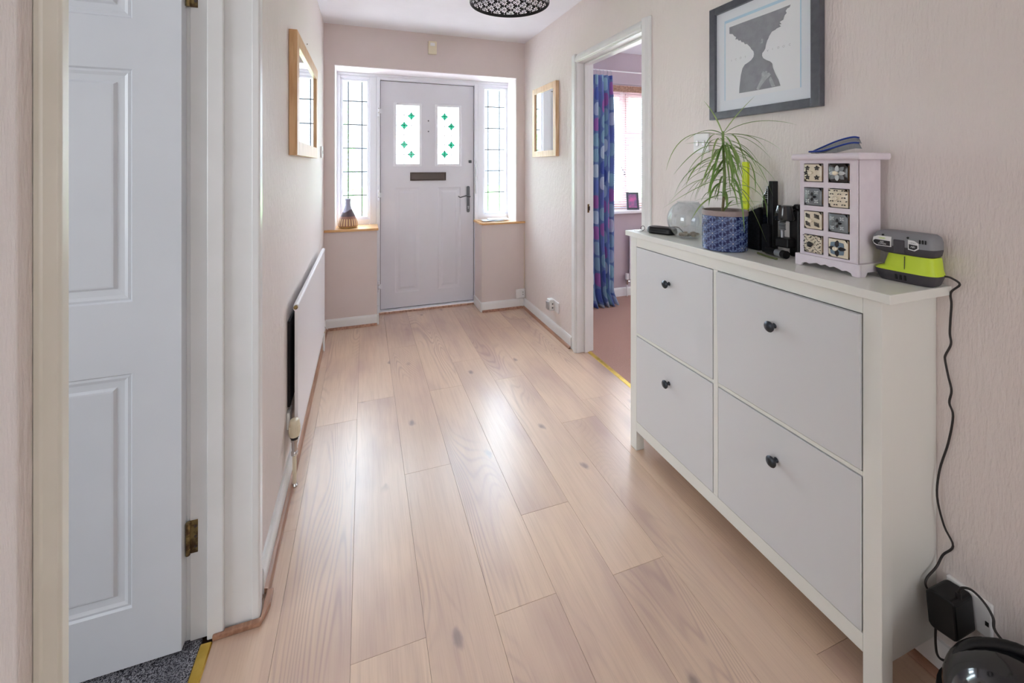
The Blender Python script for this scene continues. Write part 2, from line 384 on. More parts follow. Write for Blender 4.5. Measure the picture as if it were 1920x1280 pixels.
def text(txt, size, m, name, parent, mw, extrude=.0002):
    cu = bpy.data.curves.new(name, 'FONT'); cu.body = txt; cu.size = size; cu.extrude = extrude; cu.align_x = 'CENTER'; cu.align_y = 'CENTER'
    tmp = bpy.data.objects.new(name+'_tmp', cu); COL.objects.link(tmp); dg = bpy.context.evaluated_depsgraph_get()
    me = bpy.data.meshes.new_from_object(tmp.evaluated_get(dg)); bpy.data.objects.remove(tmp)
    org = ORG.get(parent.name, Vector()); me.transform(Matrix.Translation(-org) @ mw); me.materials.clear(); me.materials.append(m)
    o = bpy.data.objects.new(name, me); COL.objects.link(o); o.parent = parent; ORG[o.name] = org; return o

# ------------------------------------------------------------------ the shell
XL, XR, YW, YD, H = -0.305, 1.415, 3.674, 3.945, 2.456
XR2 = 1.53
YB = -2.25
# hall floor: planks, each an object
fl = B(-0.47, XR2, YB, 4.10, -0.10, -0.012).build('floor', mat('subfloor', lin(70, 50, 38), .9)); tag(fl, 'pale oak laminate plank floor of the hallway', 'floor', kind='structure')
PW = .1975; X0 = -.0345
joints = {-3: .9, -2: 1.70, -1: 2.33, 0: 1.19, 1: 1.847, 2: 1.181, 3: 1.487, 4: 1.172, 5: 1.95, 6: .80, 7: 1.5}
for r in range(-3, 8):
    xa, xb = X0+PW*r, X0+PW*(r+1)
    xa = max(xa, -.397); xb = min(xb, XR+.08)
    if xb-xa < .02: continue
    y = joints[r]-1.303*4
    while y < 4.0:
        ya, yb = max(y, YB+.02), min(y+1.303, 4.0)
        y += 1.303
        if yb-ya < .03: continue
        g = .0003
        pl = B(xa+g, xb-g, ya+g, yb-g, -0.011, 0).build('plank', M['floor'], fl, bevel=.0005, seg=1)
# ceiling
tag(B(-.45, XR2, YB, 4.15, H, H+.1).build('ceiling', M['ceiling']), 'plain pale ceiling of the hallway', 'ceiling', kind='structure')
# left wall with doorway (y .555 .. 1.40), solid elsewhere
wl = MB().box(-.445, XL, YB, .5425, 0, H).box(-.445, XL, 1.410, 4.15, 0, H).box(-.445, XL, .5425, 1.410, 2.02, H)
tag(wl.build('wall_left', M['wall']), 'pinkish embossed wallpaper wall on the left of the hallway', 'wall', kind='structure')
# right wall with doorway
wr = MB().box(XR, XR2, YB, 1.888, 0, H).box(XR, XR2, 2.655, 4.15, 0, H).box(XR, XR2, 1.888, 2.655, 2.05, H)
tag(wr.build('wall_right', M['wall']), 'pinkish embossed wallpaper wall on the right of the hallway', 'wall', kind='structure')
# front wall
wf = MB().box(XL, XR, YW, 4.15, 2.130, H).box(XL, -.228, YW, 4.15, .78, 2.130).box(1.334, XR, YW, 4.15, .78, 2.130)
wf.box(XL, .101, YW, 4.15, 0, .78).box(.998, XR, YW, 4.15, 0, .78)
tag(wf.build('wall_front', M['wall_front']), 'plain dusky pink wall around the front door', 'wall', kind='structure')
rv = MB().box(-.228, 1.334, YW+.002, YD+.02, 2.124, 2.1299).box(-.2279, -.222, YW+.002, YD+.02, .80, 2.124).box(1.328, 1.3339, YW+.002, YD+.02, .80, 2.124)
tag(rv.build('trim_1', M['reveal']), 'white painted reveal lining the front door recess', 'trim', kind='structure')
tag(B(-.45, XR2, YB-.1, YB, 0, H).build('wall_back', M['wall']), 'wall at the rear of the hallway behind the viewer', 'wall', kind='structure')

# skirting boards and brown beading
def skirt_prof(h=.085, t=.015): return [(0, 0), (t, 0), (t, h-.02), (t*.85, h-.008), (t*.5, h-.001), (0, h)]
def bead_prof(r=.017): return [(0, 0)]+[(r*math.cos(a), r*math.sin(a)) for a in (0, PI/8, PI/4, 3*PI/8, PI/2)]
def run_y(name, x, sgn, y0, y1, prof, m, label, cat='skirting', off=0.0, h=0):
    o = MB().prism([(x+sgn*(off+p[0]), p[1]) for p in prof], y0, y1, 1).build(name, m, smooth=True); return tag(o, label, cat, kind='structure')
def run_x(name, y, sgn, x0, x1, prof, m, label, cat='skirting', off=0.0):
    mb = MB(); n = len(prof); vs = [(a, y+sgn*(off+p[0]), p[1]) for a in (x0, x1) for p in prof]
    mb.add(vs, [tuple(range(n)), tuple(range(2*n-1, n-1, -1))]+[((i+1) % n, i, n+i, n+(i+1) % n) for i in range(n)])
    return tag(mb.build(name, m, smooth=True), label, cat, kind='structure')
S, BD = skirt_prof(), bead_prof()
run_y('baseboard_left', XL, 1, 1.475, YW, S, M['skirt'], 'white skirting board below the radiator on the left wall')
run_y('baseboard_right', XR, -1, 2.72, YW, S, M['skirt'], 'white skirting board right of the front door up to the doorway')
run_y('baseboard_right_near', XR, -1, YB, 1.83, S, M['skirt'], 'white skirting board behind the shoe cabinet')
run_x('baseboard_front_left', YW, -1, XL+.015, .101, S, M['skirt'], 'short white skirting board under the left window sill')
run_x('baseboard_front_right', YW, -1, .998, XR-.015, S, M['skirt'], 'short white skirting board under the right window sill')
run_y('trim_2', XL, 1, 1.475, YW-.015, BD, M['bead'], 'brown wooden beading along the left skirting board', 'beading', .0152)
run_y('trim_3', XR, -1, 2.72, YW-.015, BD, M['bead'], 'brown wooden beading along the right skirting by the doorway', 'beading', .0152)
run_y('trim_4', XR, -1, YB, 1.83, BD, M['bead'], 'brown wooden beading below the shoe cabinet', 'beading', .0152)
run_x('trim_5', YW, -1, XL+.033, .10, BD, M['bead'], 'brown wooden beading below the left window sill', 'beading', .0152)
run_x('trim_6', YW, -1, 1.0, XR-.033, BD, M['bead'], 'brown wooden beading below the right window sill', 'beading', .0152)
run_x('trim_7', 3.910, -1, .116, .983, [(0, 0), (.016, 0), (.012, .012), (0, .014)], M['bead'], 'brown wooden beading at the foot of the front door', 'beading', .0)
# returns of the skirting into the door recess
tag(B(.101, .115, YW-.012, 3.915, 0, .085).build('trim_8', M['skirt'], bevel=.004), 'white skirting return on the left side of the front door recess', 'trim', kind='structure')
tag(B(.984, .998, YW-.012, 3.915, 0, .085).build('trim_9', M['skirt'], bevel=.004), 'white skirting return on the right side of the front door recess', 'trim', kind='structure')

# timber sills
t = MB().prism([(XL+.002, YW-.02), (.112, YW-.02), (.112, 3.93), (-.226, 3.93), (-.226, YW-.0005), (XL+.002, YW-.0005)], .781, .80, 2)
tag(t.build('left_window_sill', M['sillwood'], bevel=.003), 'varnished wooden sill holding the brown vase', 'window sill')
t = MB().prism([(.985, 3.93), (.985, YW+.02), (1.005, YW-.02), (XR-.002, YW-.02), (XR-.002, YW-.0005), (1.332, YW-.0005), (1.332, 3.93)], .781, .80, 2)
tag(t.build('right_window_sill', M['sillwood'], bevel=.003), 'varnished wooden sill under the window right of the front door', 'window sill')

# ------------------------------------------------------------------ front door, frame and side windows
FY = 3.915        # front of the outer frame
def pd(px, py, Y=YD): p = on(1, Y, px, py); return p.x, p.z
df = thing('trim_10', (.56, FY, 0), 'white outer frame around the front door', 'door frame', kind='structure')
# (outer frame members)
B(.104, .1335, FY, 4.02, 0, 2.124).build('jamb', M['upvc'], df, bevel=.003)
B(.9955, 1.030, FY, 4.02, 0, 2.124).build('jamb', M['upvc'], df, bevel=.003)
B(.1335, .9955, FY, 4.02, 2.079, 2.124).build('head', M['upvc'], df, bevel=.003)
B(.1335, .9955, FY-.004, 4.02, 0.015, .024).build('threshold', M['upvc'], df, bevel=.002)
B(-.222, 1.328, FY-.012, FY+.02, 2.100, 2.1235).build('cover_strip', M['upvc'], df, bevel=.003)
def ring(mb, x0, x1, z0, z1, w, y0, y1):
    return mb.box(x0, x0+w, y0, y1, z0, z1).box(x1-w, x1, y0, y1, z0, z1).box(x0+w, x1-w, y0, y1, z0, z0+w).box(x0+w, x1-w, y0, y1, z1-w, z1)
def side_window(name, x0, x1, gx0, gx1, vbars, hbars, label):
    w = thing(name, ((x0+x1)/2, FY, .80), label, 'window', kind='structure')
    z0, z1, gz0, gz1 = .801, 2.0995, .868, 2.055
    mb = MB().box(x0, gx0-.02, FY, 4.02, z0, z1).box(gx1+.02, x1, FY, 4.02, z0, z1).box(gx0-.02, gx1+.02, FY, 4.02, z0, gz0-.02).box(gx0-.02, gx1+.02, FY, 4.02, gz1+.02, z1)
    mb.build('window_frame', M['upvc'], w, bevel=.004)
    ring(MB(), gx0-.02, gx1+.02, gz0-.02, gz1+.02, .02, FY+.014, 4.00).build('glazing_bead', M['upvc'], w, bevel=.004)
    pane_y = YD+.012
    B(gx0, gx1, pane_y, pane_y+.004, gz0, gz1).build('pane', M['glass'], w)
    for x in vbars: B(x-.005, x+.005, pane_y-.0015, pane_y, gz0, gz1).build('lead_strip', M['lead'], w)
    for z in hbars: B(gx0, gx1, pane_y-.0018, pane_y-.0002, z-.005, z+.005).build('lead_strip', M['lead'], w)
    return w
hz = [pd(666, y)[1] for y in (189.6, 233.6, 277.8, 322, 366)]
side_window('window_1', -.2219, .1035, pd(643, 200)[0], pd(688.5, 200)[0], [pd(653, 200)[0], pd(678.8, 200)[0]], hz, 'tall narrow leaded window left of the front door')
side_window('window_2', 1.0305, 1.3275, pd(908.5, 200)[0], pd(946.5, 200)[0], [pd(914.8, 200)[0]+.004, pd(936.7, 200)[0]], [pd(927, y)[1] for y in (200.7, 240.6, 280.6, 320, 360)], 'tall narrow leaded window right of the front door')

def panel_face(mb, x0, x1, z0, z1, y, holes, rings, sgn=-1):
    """front face at y with rectangular holes; each hole is filled by nested rings [(inset, depth)...]; depth is measured into the slab"""
    xs = sorted({x0, x1, *[h[0] for h in holes], *[h[1] for h in holes]}); zs = sorted({z0, z1, *[h[2] for h in holes], *[h[3] for h in holes]})
    for i in range(len(xs)-1):
        for j in range(len(zs)-1):
            cx, cz = (xs[i]+xs[i+1])/2, (zs[j]+zs[j+1])/2
            if any(h[0] < cx < h[1] and h[2] < cz < h[3] for h in holes): continue
            mb.add([(xs[i], y, zs[j]), (xs[i+1], y, zs[j]), (xs[i+1], y, zs[j+1]), (xs[i], y, zs[j+1])], [(0, 1, 2, 3)])
    for h in holes:
        pr = [(0, 0)]+list(h[4] if len(h) > 4 else rings)
        def rc(ins, d): return [(h[0]+ins, y-sgn*d, h[2]+ins), (h[1]-ins, y-sgn*d, h[2]+ins), (h[1]-ins, y-sgn*d, h[3]-ins), (h[0]+ins, y-sgn*d, h[3]-ins)]
        vs = []
        for ins, d in pr: vs += rc(ins, d)
        fs = [(4*i+k, 4*i+(k+1) % 4, 4*i+4+(k+1) % 4, 4*i+4+k) for i in range(len(pr)-1) for k in range(4)]
        if not (len(h) > 5 and h[5]): e = 4*(len(pr)-1); fs.append((e, e+1, e+2, e+3))
        mb.add(vs, fs)
# the door leaf
d1 = thing('door_1', (.565, YD, .03), 'white front door with two leaded lights and a bronze letterbox', 'front door', kind='structure')
sx0, sx1, sz0, sz1, sb = .1385, .9905, .031, 2.074, YD+.045
w1 = (pd(743, 250)[0], pd(786, 250)[0], pd(765, 307)[1], pd(765, 198)[1]); w2 = (pd(820.5, 250)[0], pd(860, 250)[0], w1[2], w1[3])
mb = MB(); lowr = [(.012, .0035), (.03, .0045), (.05, .0005), (.056, .0005)]
lo = [(.262, .480, .165, 1.115), (.648, .866, .165, 1.115)]
holes = [(*w1, [(0, .04)], True), (*w2, [(0, .04)], True)]+[(*h, lowr) for h in lo]
panel_face(mb, sx0, sx1, sz0, sz1, YD, holes, lowr)
panel_face(mb, sx0, sx1, sz0, sz1, sb-.005, [(*w1, [(0, .0)], True), (*w2, [(0, .0)], True)], [], 1)
mb.add([(sx0, YD, sz0), (sx0, sb-.005, sz0), (sx0, sb-.005, sz1), (sx0, YD, sz1)], [(0, 1, 2, 3)]); mb.add([(sx1, YD, sz0), (sx1, sb-.005, sz0), (sx1, sb-.005, sz1), (sx1, YD, sz1)], [(0, 1, 2, 3)])
mb.add([(sx0, YD, sz0), (sx1, YD, sz0), (sx1, sb-.005, sz0), (sx0, sb-.005, sz0)], [(0, 1, 2, 3)]); mb.add([(sx0, YD, sz1), (sx1, YD, sz1), (sx1, sb-.005, sz1), (sx0, sb-.005, sz1)], [(0, 1, 2, 3)])
mb.build('door_panel', M['frontdoor'], d1)
gk = MB(); ring(gk, sx0-.0048, sx1+.0048, sz0-.0048, sz1+.0048, .0049, YD+.004, sb-.01); gk.build('door_seal', M['rubber'], d1)
def star(c, y, rx, rz, k=.84):
    pts = []
    for i in range(8):
        a = PI/2*(i/2); f = 1 if i % 2 == 0 else k*.72; pts.append((c[0]+rx*f*math.cos(a), c[1]+rz*f*math.sin(a)))
    return MB().prism(pts, y-.003, y-.0004, 1), pts
for wn, vb, dia in ((w1, (758, 771.4), ((771.4, 217.5), (758, 235.3), (758, 271), (771.4, 289.5))), (w2, (833.9, 846.5), ((833.9, 219), (846.5, 237.4), (846.5, 272), (833.9, 289.2)))):
    cas = ring(MB(), wn[0]-.024, wn[1]+.024, wn[2]-.024, wn[3]+.024, .024, YD-.011, YD+.006).build('glazing_cassette', M['upvc'], d1, bevel=.004)
    gy = YD+.010
    B(wn[0], wn[1], gy, gy+.004, wn[2], wn[3]).build('pane', M['glass'], d1)
    bars = []
    for px in vb: x = pd(px, 250)[0]; B(x-.0022, x+.0022, gy-.0012, gy, wn[2], wn[3]).build('lead_strip', M['brass_lead'], d1)
    for py in (216.4, 235.3, 253.2, 271, 289.5): z = pd(785, py)[1]; B(wn[0], wn[1], gy-.0014, gy-.0002, z-.0022, z+.0022).build('lead_strip', M['brass_lead'], d1)
    for c in dia:
        c = pd(*c); s_, pts = star(c, gy, .033, .036); s_.build('green_diamond', M['green_glass'], d1)
        e = MB(); ring_pts = [Vector((p[0], gy-.003, p[1])) for p in pts]
        for i in range(8): e.tube([ring_pts[i], ring_pts[(i+1) % 8]], .0013, 6, 1)
        e.build('diamond_lead', M['lead'], d1)
# letterbox
a, b = pd(769, 323), pd(836, 338)
lb = ring(MB(), a[0], b[0], b[1], a[1], .010, YD-.012, YD-.0005).build('letterbox', M['bronze'], d1, bevel=.003)
B(a[0]+.010, b[0]-.010, YD-.008, YD-.0008, b[1]+.010, a[1]-.010).build('letterbox_flap', M['bronze'], lb, bevel=.003)
# handle
hx = .938
bp = MB(); pr = [(hx+.0145*math.cos(a), .885+.0145*math.sin(a)) for a in [PI+PI*i/8 for i in range(9)]]+[(hx+.0145*math.cos(a), 1.108+.0145*math.sin(a)) for a in [PI*i/8 for i in range(9)]]
bp.prism(pr, YD-.010, YD-.0005, 1); h = bp.build('handle_plate', M['pewter'], d1, bevel=.002)
MB().cyl((hx, YD-.035, 1.025), .010, .027, 1).build('handle_neck', M['pewter'], h, smooth=True)
MB().tube([(hx+.012, YD-.040, 1.022), (hx-.02, YD-.043, 1.032), (hx-.06, YD-.045, 1.024), (hx-.085, YD-.043, 1.018), (hx-.103, YD-.040, 1.030)], .0065, 10, 8, .0045).build('lever', M['pewter'], h, smooth=True)
MB().cyl((hx, YD-.013, .925), .0075, .004, 1, 16).box(hx-.004, hx+.004, YD-.013, YD-.009, .905, .925).build('lock_cylinder', M['silver'], h)
hk = B(.943, .970, YD-.014, YD-.0005, 1.342, 1.368).build('latch_knob', M['pewter'], d1, bevel=.004)
for z in (1.731, 1.633): MB().lathe([(.0065, 0), (.0065, -.002), (.004, -.003)], (.562, YD-.0003, z), 14, 1).build('peephole', M['pewter'], d1)
for zc in (1.80, 1.055, .245):
    hg = MB().cyl((.122, FY-.014, zc-.045), .009, .026).cyl((.122, FY-.014, zc-.013), .010, .030).cyl((.122, FY-.014, zc+.022), .009, .026).box(.122, .150, FY-.008, FY-.002, zc-.02, zc+.02).build('door_hinge', M['upvc'], d1, smooth=True)
    MB().cyl((.122, FY-.014, zc-.019), .0085, .006).cyl((.122, FY-.014, zc+.017), .0085, .005).build('hinge_pin', M['chrome'], hg, smooth=True)
kp = MB().box(1.000, 1.010, FY-.004, FY-.0004, 1.05, 1.36).cyl((1.006, FY-.007, 1.30), .007, .03).cyl((1.006, FY-.007, 1.17), .005, .05).build('lock_keep', M['chrome'], df, bevel=.001)
# little door chime box above
cb = thing('door_chime', (.556, YW, 2.33), 'small cream door chime box on the wall above the front door', 'door chime')
B(.520, .592, YW-.026, YW-.0005, 2.277, 2.387).build('casing', M['plastic_cream'], cb, bevel=.004)
B(.536, .576, YW-.029, YW-.0262, 2.345, 2.372).build('grille', M['plastic_w'], cb, bevel=.001)

# ------------------------------------------------------------------ left doorway: frame, open panelled door, brass strip
YJ = 1.395
tr = thing('trim_11', (-.37, YJ, 0), 'white door lining and architrave of the left doorway, far side', 'door frame', kind='structure')
B(-.455, XL+.008, YJ, 1.4095, 0, 2.02).build('lining', M['gloss'], tr, bevel=.002)
B(-.412, -.372, YJ-.013, YJ-.0002, 0, 2.005).build('door_stop', M['gloss'], tr, bevel=.003)
ap = [(XL+.0005, YJ-.006), (XL+.018, YJ-.006), (XL+.021, YJ), (XL+.019, YJ+.03), (XL+.013, YJ+.052), (XL+.012, YJ+.072), (XL+.0005, YJ+.076)]
MB().prism(ap, 0, 2.09, 2).build('architrave', M['gloss'], tr, bevel=.002)
bb = MB().prism([(-.397, YJ-.022), (XL+.026, YJ-.022), (XL+.042, YJ+.03), (XL+.042, YJ+.078), (XL+.0225, YJ+.078), (XL+.0225, YJ-.0072), (-.371, YJ-.0072), (-.371, YJ-.0135), (-.397, YJ-.0135)], 0.0005, .016, 2).build('foot_beading', M['bead'], tr, bevel=.004)
tr2 = thing('trim_12', (-.37, .55, 0), 'white door lining and architrave of the left doorway, near side', 'door frame', kind='structure')
B(-.455, XL+.0002, .5430, .556, 0, 2.02).build('lining', M['gloss'], tr2, bevel=.002)
ap2 = [(XL+.0005, .5415), (XL+.006, .5405), (XL+.008, .5415), (XL+.019, .5415), (XL+.0215, .544), (XL+.0215, .554), (XL+.019, .5565), (XL+.0005, .5565)]
MB().prism(ap2, 0, 2.09, 2).build('architrave', M['gloss_beige'], tr2, bevel=.0008)
B(-.455, XL+.0075, .5575, YJ-.0005, 2.006, 2.0195).build('head_lining', M['gloss'], tr2)
B(XL+.0005, XL+.02, .5575, YJ-.007, 2.01, 2.09).build('head_architrave', M['gloss'], tr2, bevel=.003)
tag(MB().prism([(-.425, 0), (-.395, 0), (-.398, .004), (-.422, .005)], .557, YJ-.023, 1).build('brass_threshold_strip', M['brass']), 'brass threshold strip in the left doorway beside grey carpet', 'threshold strip')
B(-.474, -.4552, YJ+.0062, YJ+.07, 0, 2.06).build('room_side_architrave', M['gloss'], tr)
# door leaf
d2 = thing('door_2', (-.463, 1.365, .01), 'open white panelled door on the left', 'door', kind='structure')
cols = [(-.795, -.571), (-1.115, -.895)]; rows = [(.164, .775), (.962, 1.568), (1.700, 1.93)]
mb = MB(); rg = [(.004, .005), (.010, .0035), (.018, .0065), (.034, .0075), (.040, .0025), (.044, .002)]
x0, x1, z0, z1 = -1.226, -.464, .012, 2.0
panel_face(mb, x0, x1, z0, z1, 1.365, [(a, b, c, d) for a, b in cols for c, d in rows], rg)
panel_face(mb, x0, x1, z0, z1, 1.400, [(a, b, c, d) for a, b in cols for c, d in rows], rg, 1)
for xx in (x0, x1): mb.add([(xx, 1.365, z0), (xx, 1.4, z0), (xx, 1.4, z1), (xx, 1.365, z1)], [(0, 1, 2, 3)])
for zz in (z0, z1): mb.add([(x0, 1.365, zz), (x1, 1.365, zz), (x1, 1.4, zz), (x0, 1.4, zz)], [(0, 1, 2, 3)])
mb.build('door_panel', M['doorpaint'], d2)
for zc in (.290, 1.80):
    h = B(-.4545, -.436, YJ-.0018, YJ-.0002, zc-.045, zc+.045).build('hinge', M['oldbrass'], d2)
    k = MB()
    for i in range(5): k.cyl((-.4575, 1.3895, zc-.045+i*.018), .0055, .017, 2, 12)
    k.build('hinge_knuckle', M['oldbrass'], h, smooth=True)
    s = MB()
    for dz in (-.028, .0, .028): s.cyl((-.441, YJ-.0030, zc+dz), .0035, .0012, 1, 10)
    s.build('screw', M['bronze'], h)

# left room shell
side = MB().box(-3.1, -.445, -1.6, 3.0, -.10, -.002)
tag(side.build('floor_side_room', M['carpet_grey']), 'speckled black and grey carpet beyond the left doorway', 'carpet', kind='structure')
tag(MB().box(-.4448, -.4255, .557, 1.3935, -.05, .001).build('floor_side_room_edge', M['carpet_grey']), 'edge of the speckled carpet at the brass threshold strip', 'carpet', kind='structure')
tag(B(-3.2, -3.1, -1.6, 3.0, 0, H).build('wall_side_room_left', M['side_wall']), 'wall of the room beyond the left doorway', 'wall', kind='structure')
tag(B(-3.2, -.4455, 3.0, 3.1, 0, H).build('wall_side_room_front', M['side_wall']), 'front wall of the room beyond the left doorway', 'wall', kind='structure')
tag(B(-3.2, -.4455, -1.7, -1.6, 0, H).build('wall_side_room_back', M['side_wall']), 'back wall of the room beyond the left doorway', 'wall', kind='structure')
tag(B(-3.2, -.4455, -1.7, 3.1, H+.001, H+.1).build('ceiling_side_room', M['ceiling']), 'ceiling of the room beyond the left doorway', 'ceiling', kind='structure')

# ------------------------------------------------------------------ right doorway frame
t3 = thing('trim_13', (XR, 2.3, 0), 'white door frame and architrave of the bedroom doorway on the right', 'door frame', kind='structure')
B(XR-.008, XR2+.01, 2.640, 2.6545, 0, 2.05).build('lining', M['gloss'], t3, bevel=.002)
B(XR+.050, XR+.085, 2.627, 2.6398, 0, 2.03).build('door_stop', M['gloss'], t3, bevel=.003)
B(XR-.008, XR2+.01, 1.8885, 1.902, 0, 2.05).build('lining', M['gloss'], t3, bevel=.002)
B(XR+.050, XR+.085, 1.9022, 1.915, 0, 2.03).build('door_stop', M['gloss'], t3, bevel=.003)
B(XR-.008, XR2+.01, 1.9022, 2.6398, 2.037, 2.0495).build('head_lining', M['gloss'], t3, bevel=.002)
B(XR+.050, XR+.085, 1.9155, 2.6265, 2.024, 2.0368).build('head_stop', M['gloss'], t3, bevel=.003)
def arch(y_in, y_out): # profile in (x, y)
    s_ = 1 if y_out > y_in else -1
    return [(XR-.0005, y_in), (XR-.016, y_in), (XR-.020, y_in+s_*.006), (XR-.018, y_in+s_*.03), (XR-.011, y_in+s_*.05), (XR-.010, y_out-s_*.004), (XR-.0005, y_out)]
MB().prism(arch(2.645, 2.720), 0, 2.10, 2).build('architrave', M['gloss'], t3, bevel=.002)
MB().prism(arch(1.897, 1.832), 0, 2.10, 2).build('architrave', M['gloss'], t3, bevel=.002)
MB().prism([(XR-.0005, 2.042), (XR-.016, 2.042), (XR-.020, 2.048), (XR-.018, 2.07), (XR-.011, 2.085), (XR-.0005, 2.10)], 1.8975, 2.6445, 1).build('head_architrave', M['gloss'], t3, bevel=.002)
B(XR+.070, XR+.072+.012, 2.6255, 2.6268, .985, 1.045).build('strike_plate', M['oldbrass'], t3)
B(XR+.0795, XR+.088, 2.6240, 2.6254, 1.00, 1.03).build('latch_hole', M['black'], t3)
tag(MB().prism([(XR+.072, .0005), (XR+.100, .0005), (XR+.097, .005), (XR+.075, .004)], 1.916, 2.626, 1).build('brass_threshold_strip', M['brass']), 'brass threshold strip in the bedroom doorway behind the cabinet', 'threshold strip')

# ------------------------------------------------------------------ bedroom
BX, BY = 5.0, 3.66
tag(MB().box(XR+.082, BX, -.5, BY+.1, -.1, -.0002).build('floor_bedroom', M['carpet_pink']), 'pinkish brown carpet of the bedroom', 'carpet', kind='structure')
wx0, wx1, wz0, wz1 = 1.95, 3.75, .84, 2.14
bw = MB().box(XR2, wx0, BY, 4.05, 0, H).box(wx1, BX, BY, 4.05, 0, H).box(wx0, wx1, BY, 4.05, 0, wz0).box(wx0, wx1, BY, 4.05, wz1, H)
tag(bw.build('wall_bedroom_front', M['bed_wall']), 'mauve bedroom wall around the window', 'wall', kind='structure')
tag(B(BX, BX+.1, -.5, 4.05, 0, H).build('wall_bedroom_right', M['bed_wall']), 'mauve far side wall of the bedroom', 'wall', kind='structure')
tag(B(XR2, BX, -.6, -.5, 0, H).build('wall_bedroom_back', M['bed_wall']), 'mauve rear wall of the bedroom', 'wall', kind='structure')
tag(B(XR2+.0005, BX+.1, -.6, 4.05, H+.001, H+.1).build('ceiling_bedroom', M['ceiling']), 'white ceiling of the bedroom', 'ceiling', kind='structure')
run_x('baseboard_bedroom', BY, -1, XR2, BX, S, M['skirt'], 'white skirting board under the bedroom window')
# window
w3 = thing('window_3', (2.85, 3.84, wz0), 'bedroom window with wooden frame behind the blind', 'window', kind='structure')
wfm = mat('pinkish_window_wood', lin(206, 176, 176), .4)
f = MB(); ring(f, wx0, wx1, wz0+.03, wz1-.02, .05, 3.80, 3.88); f.box(2.555, 2.60, 3.80, 3.88, wz0+.08, wz1-.07).box(3.17, 3.215, 3.80, 3.88, wz0+.08, wz1-.07).build('window_frame', wfm, w3, bevel=.004)
s = MB(); ring(s, 2.602, 3.168, wz0+.082, 1.62, .04, 3.79, 3.86); ring(s, 2.602, 3.168, 1.655, wz1-.072, .035, 3.79, 3.86); ring(s, 2.002, 2.553, wz0+.082, wz1-.072, .035, 3.79, 3.86); s.build('sash', wfm, w3, bevel=.003)
B(2.602, 3.168, 3.795, 3.87, 1.6205, 1.6545).build('transom', M['upvc'], w3, bevel=.003)
for a, b, c, d in ((2.038, 2.517, .958, 2.032), (2.643, 3.127, .963, 1.579), (2.638, 3.132, 1.691, 2.032), (3.217, 3.698, .93, 2.065)):
    B(a, b, 3.83, 3.834, c, d).build('pane', M['glass'], w3)
MB().tube([(2.545, 3.785, 1.30), (2.55, 3.775, 1.27), (2.575, 3.772, 1.24), (2.56, 3.772, 1.21)], .006, 8, 4).build('window_catch', M['pewter'], w3, smooth=True)
t_ = B(wx0-.04, wx1+.04, 3.575, 3.80, .838, .868).build('bedroom_window_sill', M['gloss'], bevel=.008, seg=3); tag(t_, 'white painted bedroom window sill with the photo frame', 'window sill')
tag(B(2.02, 3.72, 3.755, 3.80, .8685, .895).build('trim_14', M['bead'], bevel=.003), 'brown wooden strip at the foot of the bedroom window', 'trim', kind='structure')
# venetian blind
vb = thing('venetian_blind', (2.88, 3.72, 2.1), 'white venetian blind with wooden pelmet in the bedroom window', 'blind')
B(1.98, 3.72, 3.665, 3.675, 2.065, 2.128).build('pelmet', M['bead'], vb, bevel=.002)
B(1.98, 3.72, 3.678, 3.72, 2.085, 2.125).build('headrail', M['upvc'], vb)
sl = None; tm = MB().prism([(-.0125, -.0040), (0, .0012), (.0125, .0040), (.0125, .0046), (0, .0020), (-.0125, -.0034)], -.86, .86, 0)
slm = mat('blind_slat', lin(238, 234, 236), .5)
nsl = 50
for i in range(nsl):
    z = .905+i*(2.075-.905)/nsl
    if sl is None:
        sl = tm.build('slat', slm); sl.parent = vb; sl.location = Vector((2.85, 3.71, z))-Vector(vb.location)
    else:
        c = sl.copy(); COL.objects.link(c); c.parent = vb; c.location = Vector((2.85, 3.71, z))-Vector(vb.location)
for x in (2.18, 2.49, 2.9, 3.4): B(x-.0012, x+.0012, 3.696, 3.6975, .89, 2.09).build('ladder_cord', M['plastic_w'], vb)
B(1.99, 3.71, 3.697, 3.723, .880, .893).build('bottom_rail', M['upvc'], vb, bevel=.002)
MB().tube([(2.47, 3.690, 2.08), (2.47, 3.688, 1.5), (2.472, 3.688, .99)], .0012, 6, 1).cyl((2.472, 3.688, .955), .004, .035).build('pull_cord', M['plastic_w'], vb)
